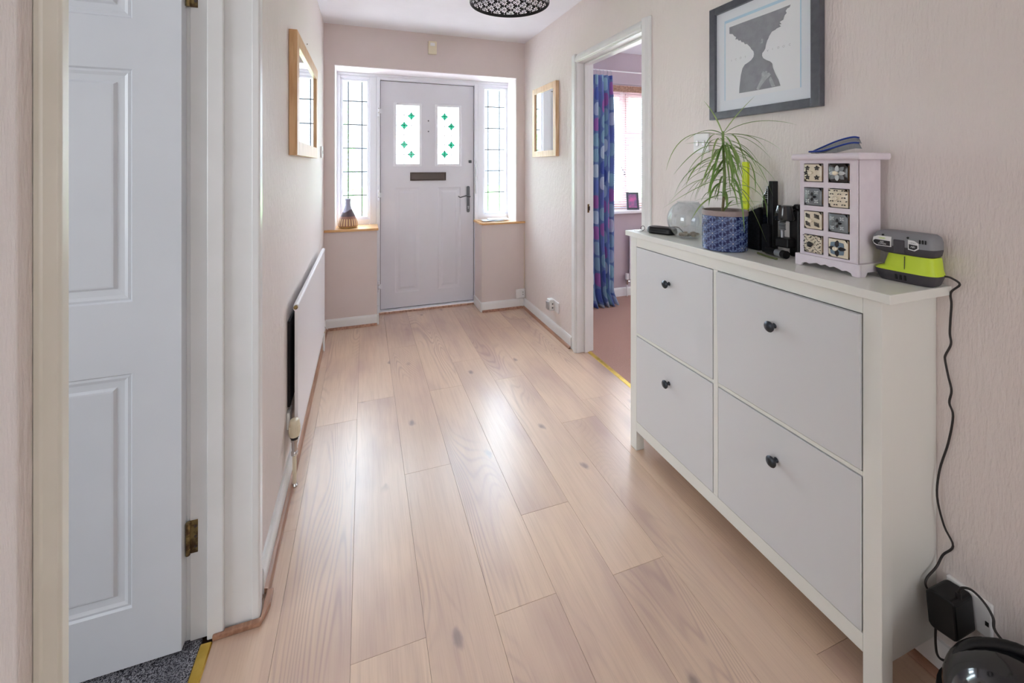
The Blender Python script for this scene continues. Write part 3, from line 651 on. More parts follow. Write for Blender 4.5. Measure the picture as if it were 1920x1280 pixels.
# curtain rail and curtain
cr = thing('curtain_rail', (2.6, 3.57, 2.22), 'thin white curtain rail above the bedroom window', 'curtain rail')
MB().tube([(1.75, 3.50, 2.225), (3.9, 3.50, 2.225)], .006, 8, 1).build('rail', M['plastic_w'], cr, smooth=True)
for x in (1.8, 2.8, 3.8): MB().tube([(x, 3.50, 2.23), (x, 3.6595, 2.235)], .005, 6, 1).build('bracket', M['plastic_w'], cr)
for i in range(10): x = 1.86+i*.04; MB().tube([(x, 3.488, 2.224), (x+.003, 3.478, 2.20), (x, 3.484, 2.172), (x-.003, 3.490, 2.178)], .002, 6, 4).build('curtain_hook', M['silver'], cr, smooth=True)
def make_curtain():
    mb = MB(); nx, nz = 150, 60; uv = []; rnd = random.Random(3); ph = [rnd.random()*6.28 for _ in range(6)]
    for j in range(nz+1):
        tz = j/nz; z = .006+tz*(2.165-.006); flare = 1+.06*(1-tz)+(.10*(1-tz/.06) if tz < .06 else 0)
        for i in range(nx+1):
            u = i/nx; amp = .022+.016*math.sin(u*9+ph[0])*(1-tz)+.018*(1-tz)
            pinch = .6 if tz > .93 else 1
            x = 1.80+(u*.405)*flare+.012*math.sin(tz*5+u*4)
            if tz > .6: x -= .0*(tz-.6)
            y = 3.445+amp*pinch*math.sin(u*2*PI*7.5+.8*math.sin(tz*3.1+ph[1])+ph[2])+.008*math.sin(u*40+tz*9)*(1-tz)
            if tz < .05: y -= .03*(1-tz/.05)*abs(math.sin(u*17))
            mb.v.append(Vector((x, y, z))); uv.append((u*1.0, tz))
    for j in range(nz):
        for i in range(nx): a = j*(nx+1)+i; mb.f.append((a, a+1, a+nx+2, a+nx+1))
    mb.uv = uv; return mb
c = make_curtain().build('patterned_curtain', M['curtain'], smooth=True, solid=.002); tag(c, 'long blue and purple patterned curtain beside the bedroom window', 'curtain')
# photo frame on sill
pf = thing('photo_frame', (2.575, 3.63, .868), 'small dark photo frame leaning back on the bedroom window sill', 'photo frame', local=True)
g = MB(); ring(g, -.062, .062, 0, .178, .020, -.007, .007); g.build('frame', M['frame_grey'], pf, bevel=.002)
B(-.0418, .0418, -.002, .002, .0205, .1575).build('photo', M['photo_a'], pf)
B(-.006, .006, .0062, .009, .02, .10).build('stand', M['black'], pf)
pf.rotation_euler = (math.radians(-14), 0, math.radians(-22)); pf.location.z = .8695
ob = thing('sill_ornament', (2.10, 3.66, .868), 'small pale box on the bedroom sill beside the curtain', 'ornament')
MB().box(2.30, 2.345, 3.62, 3.66, .8685, .90).build('box', M['oak2'], ob, bevel=.003); MB().box(2.303, 2.342, 3.623, 3.657, .9005, .908).build('lid', M['plastic_w'], ob, bevel=.002)
# radiators
def radiator(name, label, L, zb, zt, m=None):
    """local: length along +y from 0, wall at x=0, front at +x"""
    r = thing(name, (0, 0, 0), label, 'radiator', local=True)
    pr = [(.026, zb), (.036, zb-.004), (.044, zb+.004), (.045, zb+.020), (.043, zb+.028), (.043, zt-.030), (.045, zt-.020), (.045, zt-.006), (.038, zt), (.026, zt-.004), (.024, zt-.02), (.030, zt-.03), (.030, zb+.03), (.024, zb+.02)]
    MB().prism(pr, 0, L, 1).build('panel', M['rad'], r, bevel=.0015, smooth=True)
    for y in (0, L): s_ = 1 if y else -1; MB().cyl((.035, y-(0 if s_ > 0 else .006), zt-.014), .0085, .006, 1, 14).build('end_plug', M['oldbrass'], r)
    for y in (.15, L-.15):
        for z_ in (zb+.05, zt-.10): B(.0108, .026, y, y+.03, z_, z_+.05).build('bracket', M['rad'], r)
    return r
rad = radiator('radiator', 'long white panel radiator on the left wall of the hallway', 1.27, .152, .738)
rad.location = (XL, 1.965, 0)
vx, vy = .035, -.035
t = MB().lathe([(.0075, 0.001), (.0075, .135)], (vx, vy, 0), 14); t.build('feed_pipe', M['plastic_cream'], rad, smooth=True)
MB().lathe([(.012, .0008), (.013, .006), (.0085, .014)], (vx, vy, 0), 14).build('pipe_collar', M['chrome'], rad, smooth=True)
MB().lathe([(.010, .128), (.013, .131), (.013, .143), (.010, .147), (.011, .16), (.011, .182), (.014, .186), (.014, .195)], (vx, vy, 0), 16).tube([(vx, vy+.008, .165), (vx, .0, .165)], .009, 10, 1).build('valve_body', M['chrome'], rad, smooth=True)
hd = MB().lathe([(.013, .196), (.0165, .202), (.017, .207)], (vx, vy, 0), 24).build('valve_collar', M['black'], rad, smooth=True)
MB().lathe([(.0175, .207), (.0205, .214), (.0205, .250), (.019, .268), (.015, .274), (.006, .276)], (vx, vy, 0), 24).build('valve_head', M['plastic_cream'], rad, smooth=True)
g = MB()
for k in range(16): a = 2*PI*k/16; g.box(vx+.0208*math.cos(a)-.0008, vx+.0208*math.cos(a)+.0008, vy+.0208*math.sin(a)-.0008, vy+.0208*math.sin(a)+.0008, .222, .252)
g.build('grip_rib', M['plastic_cream'], rad)
fy = 1.27+.03
MB().lathe([(.0075, .001), (.0075, .13)], (vx, fy, 0), 12).build('return_pipe', M['plastic_w'], rad, smooth=True)
MB().lathe([(.011, .13), (.013, .135), (.013, .165), (.009, .17)], (vx, fy, 0), 14).tube([(vx, fy-.008, .16), (vx, 1.27, .16)], .008, 8, 1).build('lockshield_valve', M['chrome'], rad, smooth=True)
bk = B(XL+.0008, XL+.010, 1.985, 2.70, .30, .66).build('radiator_gap_shade', M['gap_dark']); tag(bk, 'matt black sheet added to darken the shadowed gap behind the hallway radiator', 'gap shade')  # added sheet; its black puts the shade of the radiator gap into colour
tag(B(XL+.0008, XL+.012, 1.965, 2.03, .215, .285).build('hidden_wall_plate', M['plastic_w'], bevel=.002), 'small white wall plate behind the near end of the hallway radiator', 'wall plate')
rad2 = radiator('radiator', 'white radiator under the bedroom window', 1.0, .17, .666)
rad2.rotation_euler = (0, 0, -PI/2); rad2.location = (2.53, BY, 0)
MB().lathe([(.006, .001), (.006, .12)], (.035, -.03, 0), 12).build('feed_pipe', M['plastic_w'], rad2, smooth=True)
MB().lathe([(.010, .12), (.013, .125), (.013, .17)], (.035, -.03, 0), 14).tube([(.035, -.022, .15), (.035, 0, .15)], .009, 8, 1).build('valve_body', M['chrome'], rad2, smooth=True)
MB().lathe([(.016, .171), (.018, .178), (.018, .225), (.015, .23)], (.035, -.03, 0), 18).build('valve_head', M['plastic_w'], rad2, smooth=True)

# ------------------------------------------------------------------ mirrors and picture
def wall_mirror(name, side, y0, y1, z0, z1, w, dp, m, label):
    sg = 1 if side == 'L' else -1; X = XL if side == 'L' else XR
    o = thing(name, (X, (y0+y1)/2, z0), label, 'mirror')
    def bx(ya, yb, za, zb, nm='frame_rail'):
        a, b = sorted((X+sg*.001, X+sg*dp)); B(a, b, ya, yb, za, zb).build(nm, m, o, bevel=.0015)
    bx(y0, y0+w, z0, z1, 'frame_stile'); bx(y1-w, y1, z0, z1, 'frame_stile'); bx(y0+w+.0003, y1-w-.0003, z0, z0+w); bx(y0+w+.0003, y1-w-.0003, z1-w, z1)
    a, b = sorted((X+sg*(dp-.014), X+sg*(dp-.010))); B(a, b, y0+w-.002, y1-w+.002, z0+w-.002, z1-w+.002).build('mirror_glass', M['mirror'], o)
    return o
wall_mirror('wall_mirror', 'L', 2.015, 2.86, 1.362, 1.902, .062, .034, M['oak'], 'wood framed mirror on the left wall above the radiator')
wall_mirror('wall_mirror', 'R', 2.94, 3.414, 1.390, 1.972, .048, .030, M['oak2'], 'wood framed mirror on the right wall beside the front door')
sc = MB().cyl((XL+.0005, 2.62, 2.00), .003, .004, 0, 10).build('wall_screw', M['oldbrass']); tag(sc, 'tiny bare screw in the wall above the left mirror', 'screw')

pic = thing('framed_poster', (XR, 1.188, 1.51), 'charcoal framed poster of a dark figure with big hair above the cabinet', 'picture')
py0, py1, pz0, pz1 = .957, 1.419, 1.510, 1.977; fw = .030; PX = XR-.026
def pf_bar(ya, yb, za, zb, nm): B(PX, XR-.001, ya, yb, za, zb).build(nm, M['frame_grey'], pic, bevel=.0015)
pf_bar(py0, py0+fw, pz0, pz1, 'frame_stile'); pf_bar(py1-fw, py1, pz0, pz1, 'frame_stile'); pf_bar(py0+fw+.0003, py1-fw-.0003, pz0, pz0+fw, 'frame_rail'); pf_bar(py0+fw+.0003, py1-fw-.0003, pz1-fw, pz1, 'frame_rail')
MXp = XR-.014
B(MXp, MXp+.003, py0+fw, py1-fw, pz0+fw, pz1-fw).build('mount', M['mount'], pic)
def pp(px, py, X=MXp): q = on(0, X, px, py); return (q.y, q.z)
Z8 = lambda x, y: pp(1310+.1718*x, .1718*y)
l0 = Z8(290, 260); r0 = Z8(1108, 600)[0]; bz = Z8(290, 1100)[1]; tz = l0[1]
bd = MB(); e = .0052; X1 = MXp-.0003
ring_y = lambda mb, ya, yb, za, zb, w, wt, xa, xb: mb.box(xa, xb, ya, ya+w, za, zb).box(xa, xb, yb-w, yb, za, zb).box(xa, xb, ya+w, yb-w, zb-wt, zb)
ya, yb = min(l0[0], r0), max(l0[0], r0)
pap = B(X1, MXp-.00002, ya-.002, yb+.002, bz, tz+.004).build('poster_paper', M['paper'], pic)
ring_y(bd, ya-.004, yb+.003, bz, tz+.010, .004, .011, X1-.0003, X1-.00005).build('printed_border', M['print_blue'], pic)
out = [(337, 300), (480, 246), (640, 188), (800, 130), (900, 92), (960, 68), (1005, 50), (992, 80), (968, 92), (950, 120), (962, 140), (938, 170), (925, 215), (885, 240), (905, 262), (880, 268), (898, 288), (850, 312), (838, 325), (800, 345), (770, 395), (762, 420), (750, 440), (735, 490), (728, 530), (715, 555), (695, 580), (693, 610), (705, 635), (740, 655), (780, 670), (803, 690), (812, 740), (832, 790), (850, 830), (870, 865), (893, 935), (760, 962), (640, 984), (443, 1017), (446, 960), (455, 880), (462, 820), (480, 745), (505, 705), (545, 680), (575, 655), (600, 620), (605, 590), (600, 560), (575, 535), (565, 515), (545, 495), (530, 480), (505, 482), (495, 462), (470, 460), (458, 438), (440, 445), (425, 425), (402, 432), (410, 405), (390, 395), (372, 372), (337, 370)]
MB().prism([Z8(*q) for q in out], X1-.0006, X1-.0001, 0).build('printed_figure', M['print_grey'], pic)
arm = [(632, 972), (655, 985), (700, 915), (735, 870), (768, 838), (790, 812), (770, 790), (752, 800), (750, 775), (735, 772), (722, 785), (705, 775), (690, 800), (688, 850), (660, 910)]
MB().prism([Z8(*q) for q in arm], X1-.0009, X1-.0007, 0).build('printed_hand', M['print_light'], pic)
MB().prism([Z8(*q) for q in [(790, 835), (812, 880), (838, 940), (800, 948), (778, 900), (770, 860)]], X1-.0009, X1-.0007, 0).build('printed_highlight', M['print_light'], pic)
MB().prism([Z8(*q) for q in [(685, 425), (705, 425), (700, 470), (672, 475), (690, 455)]], X1-.0009, X1-.0007, 0).build('printed_highlight', M['print_light'], pic)
for ch, x, y in zip('ICOTVIDOC', (280, 385, 497, 612, 1148, 1265, 1405, 1530, 1678), (690, 660, 625, 600, 450, 410, 375, 345, 305)):
    q = pp(1350+.0781*x, 60+.0781*y)
    mw = Matrix.Translation((X1-.0004, q[0], q[1])) @ Matrix.Rotation(-PI/2, 4, 'Z') @ Matrix.Rotation(PI/2, 4, 'X')
    text(ch, .011, M['print_faint'], 'printed_letter', pic, mw, .0001)

# ------------------------------------------------------------------ switches and sockets
sw = thing('light_switch', (XR, 1.485, 1.373), 'white double light switch on the wall behind the plant', 'light switch')
B(XR-.009, XR-.0005, 1.441, 1.529, 1.372, 1.458).build('plate', M['plastic_w'], sw, bevel=.003)
for y in (1.466, 1.504): B(XR-.013, XR-.0092, y-.007, y+.007, 1.403, 1.427).build('rocker', M['chrome'], sw, bevel=.001)
sw2 = thing('light_switch', (XL, 3.44, 1.38), 'small white switch on the left wall near the front window', 'light switch')
B(XL+.0005, XL+.012, 3.40, 3.48, 1.375, 1.460).build('plate', M['plastic_w'], sw2, bevel=.003); B(XL+.0122, XL+.017, 3.433, 3.447, 1.405, 1.43).build('rocker', M['plastic_w'], sw2, bevel=.001)
so = thing('wall_socket', (XR, 3.0, .17), 'white wall socket low on the right wall by the doorway', 'wall socket')
B(XR-.010, XR-.0005, 2.935, 3.075, .178, .262).build('plate', M['plastic_w'], so, bevel=.003)
ad = thing('plug_adaptor', (XR-.03, 3.03, .17), 'chunky white plug adaptor in the low socket on the right wall', 'plug')
B(XR-.050, XR-.0105, 3.005, 3.062, .180, .268).build('body', M['plastic_w'], ad, bevel=.006)
B(XR-.062, XR-.0505, 3.012, 3.055, .190, .25).build('front', M['silver'], ad, bevel=.004)
for z in (.205, .235): B(XR-.030, XR-.020, 3.0035, 3.0048, z-.004, z+.004).build('pin_hole', M['black'], ad)
ts = thing('telephone_socket', (1.367, YW, .07), 'white telephone socket above the skirting in the corner right of the front door', 'phone socket')
B(1.325, 1.408, YW-.022, YW-.0005, .092, .172).build('plate', M['plastic_w'], ts, bevel=.003)
MB().cyl((1.352, YW-.026, .132), .018, .004, 1, 20).build('cover_disc', M['plastic_w'], ts, smooth=True)
for z in (.125, .145): B(1.385, 1.393, YW-.0232, YW-.0221, z-.003, z+.003).build('jack_hole', M['black'], ts)
MB().tube([(1.405, YW-.004, .17), (1.408, YW-.004, .3), (1.4095, YW-.004, .7)], .002, 6, 4).build('cable', M['plastic_cream'], ts)

# ------------------------------------------------------------------ shoe cabinet
cx0, cyn, cyf, T = 1.171, .643, 1.713, 1.01
cab = thing('shoe_cabinet', (1.29, 1.178, 0), 'long narrow white shoe cabinet with four tilting fronts against the right wall', 'cabinet')
BX0 = 1.185; XBk = XR-.001
B(cx0, XBk, cyn, cyf, T-.0235, T).build('cabinet_top', M['cabinet'], cab, bevel=.002)
zt = T-.024
def leg(y0, y1, x0, x1, z1=zt): B(x0, x1, y0, y1, .001, z1).build('leg', M['cabinet'], cab, bevel=.0015)
leg(.668, .7095, BX0, BX0+.042); leg(1.645, 1.690, BX0, BX0+.042)
B(BX0+.0425, XBk, .674, .690, .0875, zt).build('side_panel', M['cabinet'], cab); B(BX0+.0425, XBk, 1.668, 1.684, .0875, zt).build('side_panel', M['cabinet'], cab)
B(BX0, BX0+.018, .7097, 1.6448, .944, zt).build('top_rail', M['cabinet'], cab, bevel=.001)
B(BX0, BX0+.018, .7097, 1.6448, .092, .138).build('bottom_rail', M['cabinet'], cab, bevel=.001)
B(BX0, BX0+.018, 1.1705, 1.1905, .1385, .9435).build('middle_stile', M['cabinet'], cab, bevel=.001)
for ya, yb in ((.7097, 1.1703), (1.1907, 1.6448)): B(BX0+.001, BX0+.018, ya, yb, .5335, .5455).build('cross_rail', M['cabinet'], cab, bevel=.001)
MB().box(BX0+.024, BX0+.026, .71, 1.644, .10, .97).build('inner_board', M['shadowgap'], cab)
MB().box(XBk-.012, XBk-.008, .71, 1.644, .10, .97).build('back_board', M['cabinet'], cab); B(BX0+.03, XBk-.014, .70, 1.66, .100, .110).build('floor_board', M['cabinet'], cab)
def knob(p, par, s=1.0):
    MB().lathe([(.008*s, 0), (.006*s, -.004*s), (.0055*s, -.012*s), (.009*s, -.016*s), (.0155*s, -.019*s), (.0165*s, -.023*s), (.013*s, -.027*s), (.004*s, -.029*s)], p, 24, 0).build('knob', M['knob'], par, smooth=True)
def front(y0, y1, z0, z1, tilt=0):
    g_ = .0026
    b = MB().box(BX0-.0015, BX0+.0165, y0+g_, y1-g_, z0+g_, z1-g_)
    if tilt:
        R_ = Matrix.Translation((BX0, 0, z0)) @ Matrix.Rotation(-tilt, 4, 'Y') @ Matrix.Translation((-BX0, 0, -z0)); b.v = [R_ @ v for v in b.v]
    f_ = b.build('drawer_front', M['cabinet_front'], cab, bevel=.001)
    zc = z0+(z1-z0)*.715; off = math.tan(tilt)*(zc-z0)
    knob((BX0-.0015-off, (y0+y1)/2+.005, zc), f_)
front(1.1905, 1.6448, .5455, .9438); front(1.1905, 1.6448, .1385, .5332)
front(.7097, 1.1703, .5455, .9438, math.radians(1.6)); front(.7097, 1.1703, .1385, .5332)

# ------------------------------------------------------------------ things on the cabinet
TT = T+.0003
# potted plant
PC = Vector((1.252, 1.205, TT))
pl = thing('potted_plant', PC, 'spiky green houseplant in a patterned blue pot on the cabinet', 'plant')
MB().lathe([(.068, 0), (.074, .002), (.076, .008), (.076, .126)], PC, 56, close=False).build('pot', M['pot'], pl, smooth=True)
MB().lathe([(.067, .001), (.067, .004), (.0, .004)], PC, 40, close=False).lathe([(.076, .1262), (.077, .130), (.077, .143), (.074, .145), (.0705, .143), (.0705, .11)], PC, 56, close=False).build('pot_rim', M['terracotta'], pl, smooth=True)
MB().lathe([(.0700, .112), (.04, .117), (.005, .119)], PC, 32).build('soil', M['soil'], pl, smooth=True)
S0 = Vector((PC.x-.010, PC.y, TT+.117)); S1 = at(1358, 252, 1.55)
st = [S0.lerp(S1, t_)+Vector((.004*math.sin(t_*5), .003*math.cos(t_*6), 0)) for t_ in (0, .25, .5, .75, 1)]
MB().tube(st, .0052, 10, 4, .0035).build('stem', M['stem'], pl, smooth=True)
MB().tube([p for p in st[1:]]+[st[-1]+Vector((0, 0, .012))], .0062, 10, 4, .004).build('green_stem_top', M['leaf'], pl, smooth=True)
def stem_at(z):
    f = (z-S0.z)/(S1.z-S0.z); f = max(0, min(1, f)); return S0.lerp(S1, f)+Vector((.004*math.sin(f*5), .003*math.cos(f*6), 0))
def leaf(P0, P1, P2, w):
    n = 12; mb = MB(); pts = []
    for i in range(n+1):
        t_ = i/n; pts.append(P0*(1-t_)**2+P1*2*t_*(1-t_)+P2*t_*t_)
    for p in pts:
        if p.x > XR-.012: p.x = XR-.012
    for i, p in enumerate(pts):
        t_ = i/n; d = (pts[min(i+1, n)]-pts[max(i-1, 0)]); d.normalize()
        sd = d.cross(Vector((0, 0, 1))); sd = sd.normalized() if sd.length > .05 else Vector((1, 0, 0))
        up = sd.cross(d); ww = w*(.45+.55*math.sin(min(1, t_*2.2)*PI/2))*(1-t_**2.6)+.0004
        mb.v += [p-sd*ww+up*ww*.35, p.copy(), p+sd*ww+up*ww*.35]
    for p in mb.v:
        if p.x > XR-.004: p.x = XR-.004
    for i in range(n): a = i*3; mb.f += [(a, a+1, a+4, a+3), (a+1, a+2, a+5, a+4)]
    mb.build('leaf', M['leaf'], pl, smooth=True)
ZP = lambda q, d: at(1160+.2577*q[0], 170+.2577*q[1], d)
rl = random.Random(5)
L = [((765, 300), (700, 170), (620, 75), 0), ((775, 310), (850, 180), (990, 40), 0), ((780, 310), (970, 165), (1310, 250), -.10), ((760, 320), (640, 240), (480, 370), 0), ((755, 330), (430, 230), (345, 580), -.02),
     ((790, 320), (1000, 290), (1080, 450), -.05), ((800, 310), (1060, 300), (1210, 460), -.1), ((750, 420), (620, 330), (400, 610), -.06), ((760, 390), (650, 370), (480, 385), .05), ((750, 470), (560, 480), (490, 690), -.05),
     ((745, 490), (480, 520), (400, 780), .03), ((755, 640), (640, 650), (320, 855), -.03), ((760, 640), (890, 560), (915, 1030), -.12), ((770, 370), (960, 350), (1060, 620), -.05), ((790, 350), (960, 360), (1125, 770), -.08),
     ((780, 400), (1060, 500), (1165, 700), -.06), ((740, 400), (650, 520), (600, 700), -.09), ((735, 390), (680, 560), (655, 830), -.12), ((760, 660), (670, 680), (655, 840), -.08), ((770, 380), (850, 560), (820, 700), -.12),
     ((770, 400), (900, 430), (860, 600), -.1), ((770, 500), (720, 560), (700, 640), -.1), ((760, 760), (620, 760), (530, 940), -.05), ((770, 640), (900, 650), (1075, 1100), -.10), ((770, 480), (1080, 640), (1080, 920), -.07),
     ((770, 440), (1010, 440), (995, 740), -.07), ((780, 370), (1010, 420), (1120, 770), -.06), ((760, 720), (790, 780), (790, 860), -.06), ((770, 560), (700, 640), (600, 690), .05), ((760, 600), (650, 600), (590, 720), .04),
     ((760, 800), (850, 740), (930, 830), -.04), ((770, 430), (560, 420), (480, 660), .02), ((765, 520), (860, 540), (900, 760), -.1), ((765, 560), (690, 600), (650, 760), -.1)]
for a, b, c, dd in L:
    P0 = ZP(a, 1.55); P0 = stem_at(P0.z); leaf(P0, ZP(b, 1.55+dd*.5), ZP(c, 1.55+dd), rl.uniform(.0042, .0062))
for i in range(56):
    z = S0.z+(S1.z-S0.z)*(rl.random()**.7); az = rl.uniform(0, 2*PI); ln = rl.uniform(.09, .19); P0 = stem_at(z)
    dv = Vector((math.cos(az), math.sin(az), 0)); P1 = P0+dv*ln*.55+Vector((0, 0, rl.uniform(.01, .05))); P2 = P0+dv*ln*rl.uniform(.8, 1.1)+Vector((0, 0, -rl.uniform(.02, .15)))
    P2.z = max(P2.z, TT+.165+.01*rl.random())
    leaf(P0, P1, P2, rl.uniform(.0028, .0044))
# glass bowl with stones
BC = Vector((1.298, 1.442, TT)); bw_ = thing('glass_bowl', BC, 'clear round glass bowl with stones at the bottom, left of the plant', 'bowl')
R_ = .084; prof = [(R_*math.sin(a), R_+R_*-math.cos(a)) for a in [math.radians(x) for x in range(24, 152, 6)]]; b0 = prof[0][1]
prof = [(p[0], p[1]-b0) for p in prof]; inner = [(p[0]*.97, p[1]*.975+.0025) for p in reversed(prof)]
MB().lathe([(.02, 0.0)]+prof+[(prof[-1][0]*1.05, prof[-1][1]+.004)]+inner+[(.001, .0026)], BC, 48).build('glass', M['bowl_glass'], bw_, smooth=True)
sp = [(0, 0), (.024, .005), (-.022, .012), (.006, -.026), (-.012, .026), (.028, -.018), (.012, .028), (-.028, -.012), (.038, .012)]
for i, (a, b) in enumerate(sp):
    rr = .011+.004*((i*7) % 3)/2; rad_ = math.hypot(a, b); zf = .005 if rad_ < .03 else .008
    m_ = MB().ball((BC.x+a, BC.y+b, TT+zf+.0075), rr, rr*.8, .0072, 12, 8); rn = random.Random(i)
    for v in m_.v: v += Vector((rn.uniform(-1, 1), rn.uniform(-1, 1), rn.uniform(-.5, .5)))*.001
    tag(m_.build('pebble', M['shell'], smooth=True), 'small brown and cream stone inside the glass bowl', 'stone', 'stones in the glass bowl')
# black zip pouch
zc = thing('zip_pouch', (1.262, 1.60, TT), 'small black zip pouch left of the glass bowl on the cabinet', 'pouch', local=True)
def rbox(mb, lx, ly, z0, z1, r, n=6, taper=.86):
    def outl(k): 
        pts = []
        for cx, cy, a0 in ((lx-r, ly-r, 0), (-lx+r, ly-r, PI/2), (-lx+r, -ly+r, PI), (lx-r, -ly+r, 3*PI/2)):
            for i in range(n+1): a = a0+PI/2*i/n; pts.append(((cx+r*math.cos(a))*k, (cy+r*math.sin(a))*k))
        return pts
    lv = [(z0, taper), (z0+(z1-z0)*.2, 1), (z0+(z1-z0)*.55, 1), (z0+(z1-z0)*.85, .97), (z1, taper)]; N = 4*(n+1); vs = []
    for z, k in lv: vs += [(x, y, z) for x, y in outl(k)]
    fs = [(i*N+j, i*N+(j+1) % N, (i+1)*N+(j+1) % N, (i+1)*N+j) for i in range(len(lv)-1) for j in range(N)]+[tuple(range(N-1, -1, -1)), tuple((len(lv)-1)*N+j for j in range(N))]
    return mb.add(vs, fs)
rbox(MB(), .064, .034, 0, .030, .026).build('body', M['black'], zc, smooth=True)
MB().tube([(-.064, 0, .016), (-.05, -.028, .016), (0, -.0352, .016), (.05, -.028, .016), (.064, 0, .016)], .0014, 6, 6).build('zip', M['black_soft'], zc)
MB().tube([(.03, .02, .0302), (.06, .03, .0305), (.085, .028, .010)], .0018, 6, 4).build('strap', M['black'], zc)
zc.rotation_euler = (0, 0, math.radians(-62)); zc.location = (1.268, 1.570, TT)
ky = thing('key_bunch', (1.235, 1.665, TT), 'bunch of small keys at the far left corner of the cabinet top', 'keys', local=True)
def ringt(mb, c, R, r, ax=2, n=20): 
    pts = [Vector(c)+(Vector((math.cos(2*PI*i/n)*R, math.sin(2*PI*i/n)*R, 0)) if ax == 2 else Vector((math.cos(2*PI*i/n)*R, 0, math.sin(2*PI*i/n)*R))) for i in range(n+1)]; return mb.tube(pts, r, 6, 1)
ringt(MB(), (0, 0, .012), .011, .0013, 1).build('key_ring', M['black'], ky)
for k, an in enumerate((2.4, 3.0, 3.5)):
    c_, s_ = math.cos(an), math.sin(an); mk = MB(); w = .0025
    mk.add([(.004*c_-w*s_, .004*s_+w*c_, .0012+k*.0016), (.004*c_+w*s_, .004*s_-w*c_, .0012+k*.0016), (.042*c_+w*s_, .042*s_-w*c_, .0006+k*.0016), (.042*c_-w*s_, .042*s_+w*c_, .0006+k*.0016)]+[(.004*c_-w*s_, .004*s_+w*c_, .0024+k*.0016), (.004*c_+w*s_, .004*s_-w*c_, .0024+k*.0016), (.042*c_+w*s_, .042*s_-w*c_, .0018+k*.0016), (.042*c_-w*s_, .042*s_+w*c_, .0018+k*.0016)],
           [(0, 3, 2, 1), (4, 5, 6, 7), (0, 1, 5, 4), (1, 2, 6, 5), (2, 3, 7, 6), (3, 0, 4, 7)])
    mk.lathe([(.008, .0008+k*.0016), (.008, .0024+k*.0016)], (.010*c_, .010*s_, 0), 14); mk.build('key', M['chrome'] if k != 1 else M['bronze'], ky)
# neon yellow strip
q = on(0, 1.372, 1398.5, 330)
yt = thing('neon_yellow_strip', (1.372, q.y, TT), 'neon yellow upright plastic strip behind the plant', 'strip')
B(1.366, 1.3775, q.y-.0125, q.y+.0125, TT, 1.331).build('blade', M['yellow'], yt, bevel=.002)
B(1.358, 1.3655, q.y-.019, q.y+.010, TT+.03, TT+.145).build('clip', M['yellow'], yt, bevel=.003)
# black brush (fan of bristles) and tall black comb case
br = thing('bristle_brush', (1.35, 1.17, TT), 'black brush with pale tipped bristles standing between blue pot and tall black case', 'brush')
bx_, = (1.352,)
def yq(px, X=1.352): return on(0, X, px, 400).y
yA, yB = yq(1400), yq(1428)
MB().prism([(yA, TT), (yB, TT), (yB, 1.168), (yq(1420), 1.160), (yq(1410), 1.150), (yA, 1.135)], 1.340, 1.366, 0).build('body', M['black_soft'], br, bevel=.004)
for i in range(13):
    t_ = i/12; y_ = yA+(yB-yA)*t_; z_ = 1.134+.034*t_**.8; m_ = MB().tube([(1.353, y_, z_-.008), (1.352, y_-.0005, z_+.012)], .0016, 5, 1, .0008); m_.build('bristle', M['black'], br)
    MB().tube([(1.352, y_-.0005, z_+.0121), (1.3518, y_-.0006, z_+.0155)], .0010, 5, 1).build('bristle_tip', M['tile_lightink'], br)
cc = thing('tall_black_case', (1.36, 1.11, TT), 'tall narrow black case with ribbed shoulder behind the black brush', 'case')
y1_, y2_, y3_ = yq(1430), yq(1441), yq(1449)
B(1.352, 1.378, y3_, y2_, TT, 1.262).build('bar', M['black'], cc, bevel=.002)
MB().prism([(y1_, TT), (y2_+.0003, TT), (y2_+.0003, 1.246), (y2_+.005, 1.240), (y2_+.010, 1.226), (y1_, 1.205)], 1.350, 1.376, 0).build('body', M['black_gloss'], cc, bevel=.002)
for i in range(7): z_ = 1.20+i*.007; B(1.3485, 1.3499, y2_+.002, min(y2_+.012, y1_-.001), z_, z_+.0015).build('rib', M['tile_lightink'], cc)
B(1.335, 1.3495, yq(1449), yq(1434), TT, TT+.10).build('foot', M['black_soft'], cc, bevel=.004)
# clip lamp + torch
lp = thing('clip_lamp', (1.355, 1.05, TT), 'black lamp head with ribbed silver neck beside the small drawer chest', 'lamp')
LY = yq(1474, 1.355)
MB().lathe([(.022, .118), (.031, .122), (.033, .128), (.024, .170), (.020, .172)], (1.350, LY, TT-.0), 28).build('lamp_head', M['black_gloss'], lp, smooth=True)
mbn = MB()
for i in range(5): mbn.lathe([(.0085, .087+i*.006), (.0115, .089+i*.006), (.0085, .092+i*.006)], (1.345, LY+.006, TT), 16)
mbn.cyl((1.345, LY+.006, TT+.062), .006, .026); mbn.build('neck', M['silver'], lp, smooth=True)
rb = MB().box(1.362, 1.392, LY-.040, LY-.004, TT, TT+.158).box(1.366, 1.388, LY-.034, LY-.014, TT+.158, TT+.176); rb.build('stand', M['black'], lp, bevel=.006)
B(1.328, 1.372, LY-.028, LY+.020, TT+.030, TT+.062).build('base_block', M['black'], lp, bevel=.005)
to = thing('torch', (1.32, 1.05, TT), 'black and silver torch lying in front of the clip lamp', 'torch')
tp = [Vector((1.322, LY+.045, TT+.0135)), Vector((1.305, LY-.040, TT+.0135))]; dv = (tp[1]-tp[0]).normalized()
MB().tube([tp[0], tp[0]+dv*.045], .0125, 16, 1).tube([tp[0]+dv*.07, tp[1]], .013, 16, 1).build('barrel', M['black'], to, smooth=True)
MB().tube([tp[0]+dv*.0452, tp[0]+dv*.0698], .0128, 16, 1).build('silver_band', M['silver'], to, smooth=True)
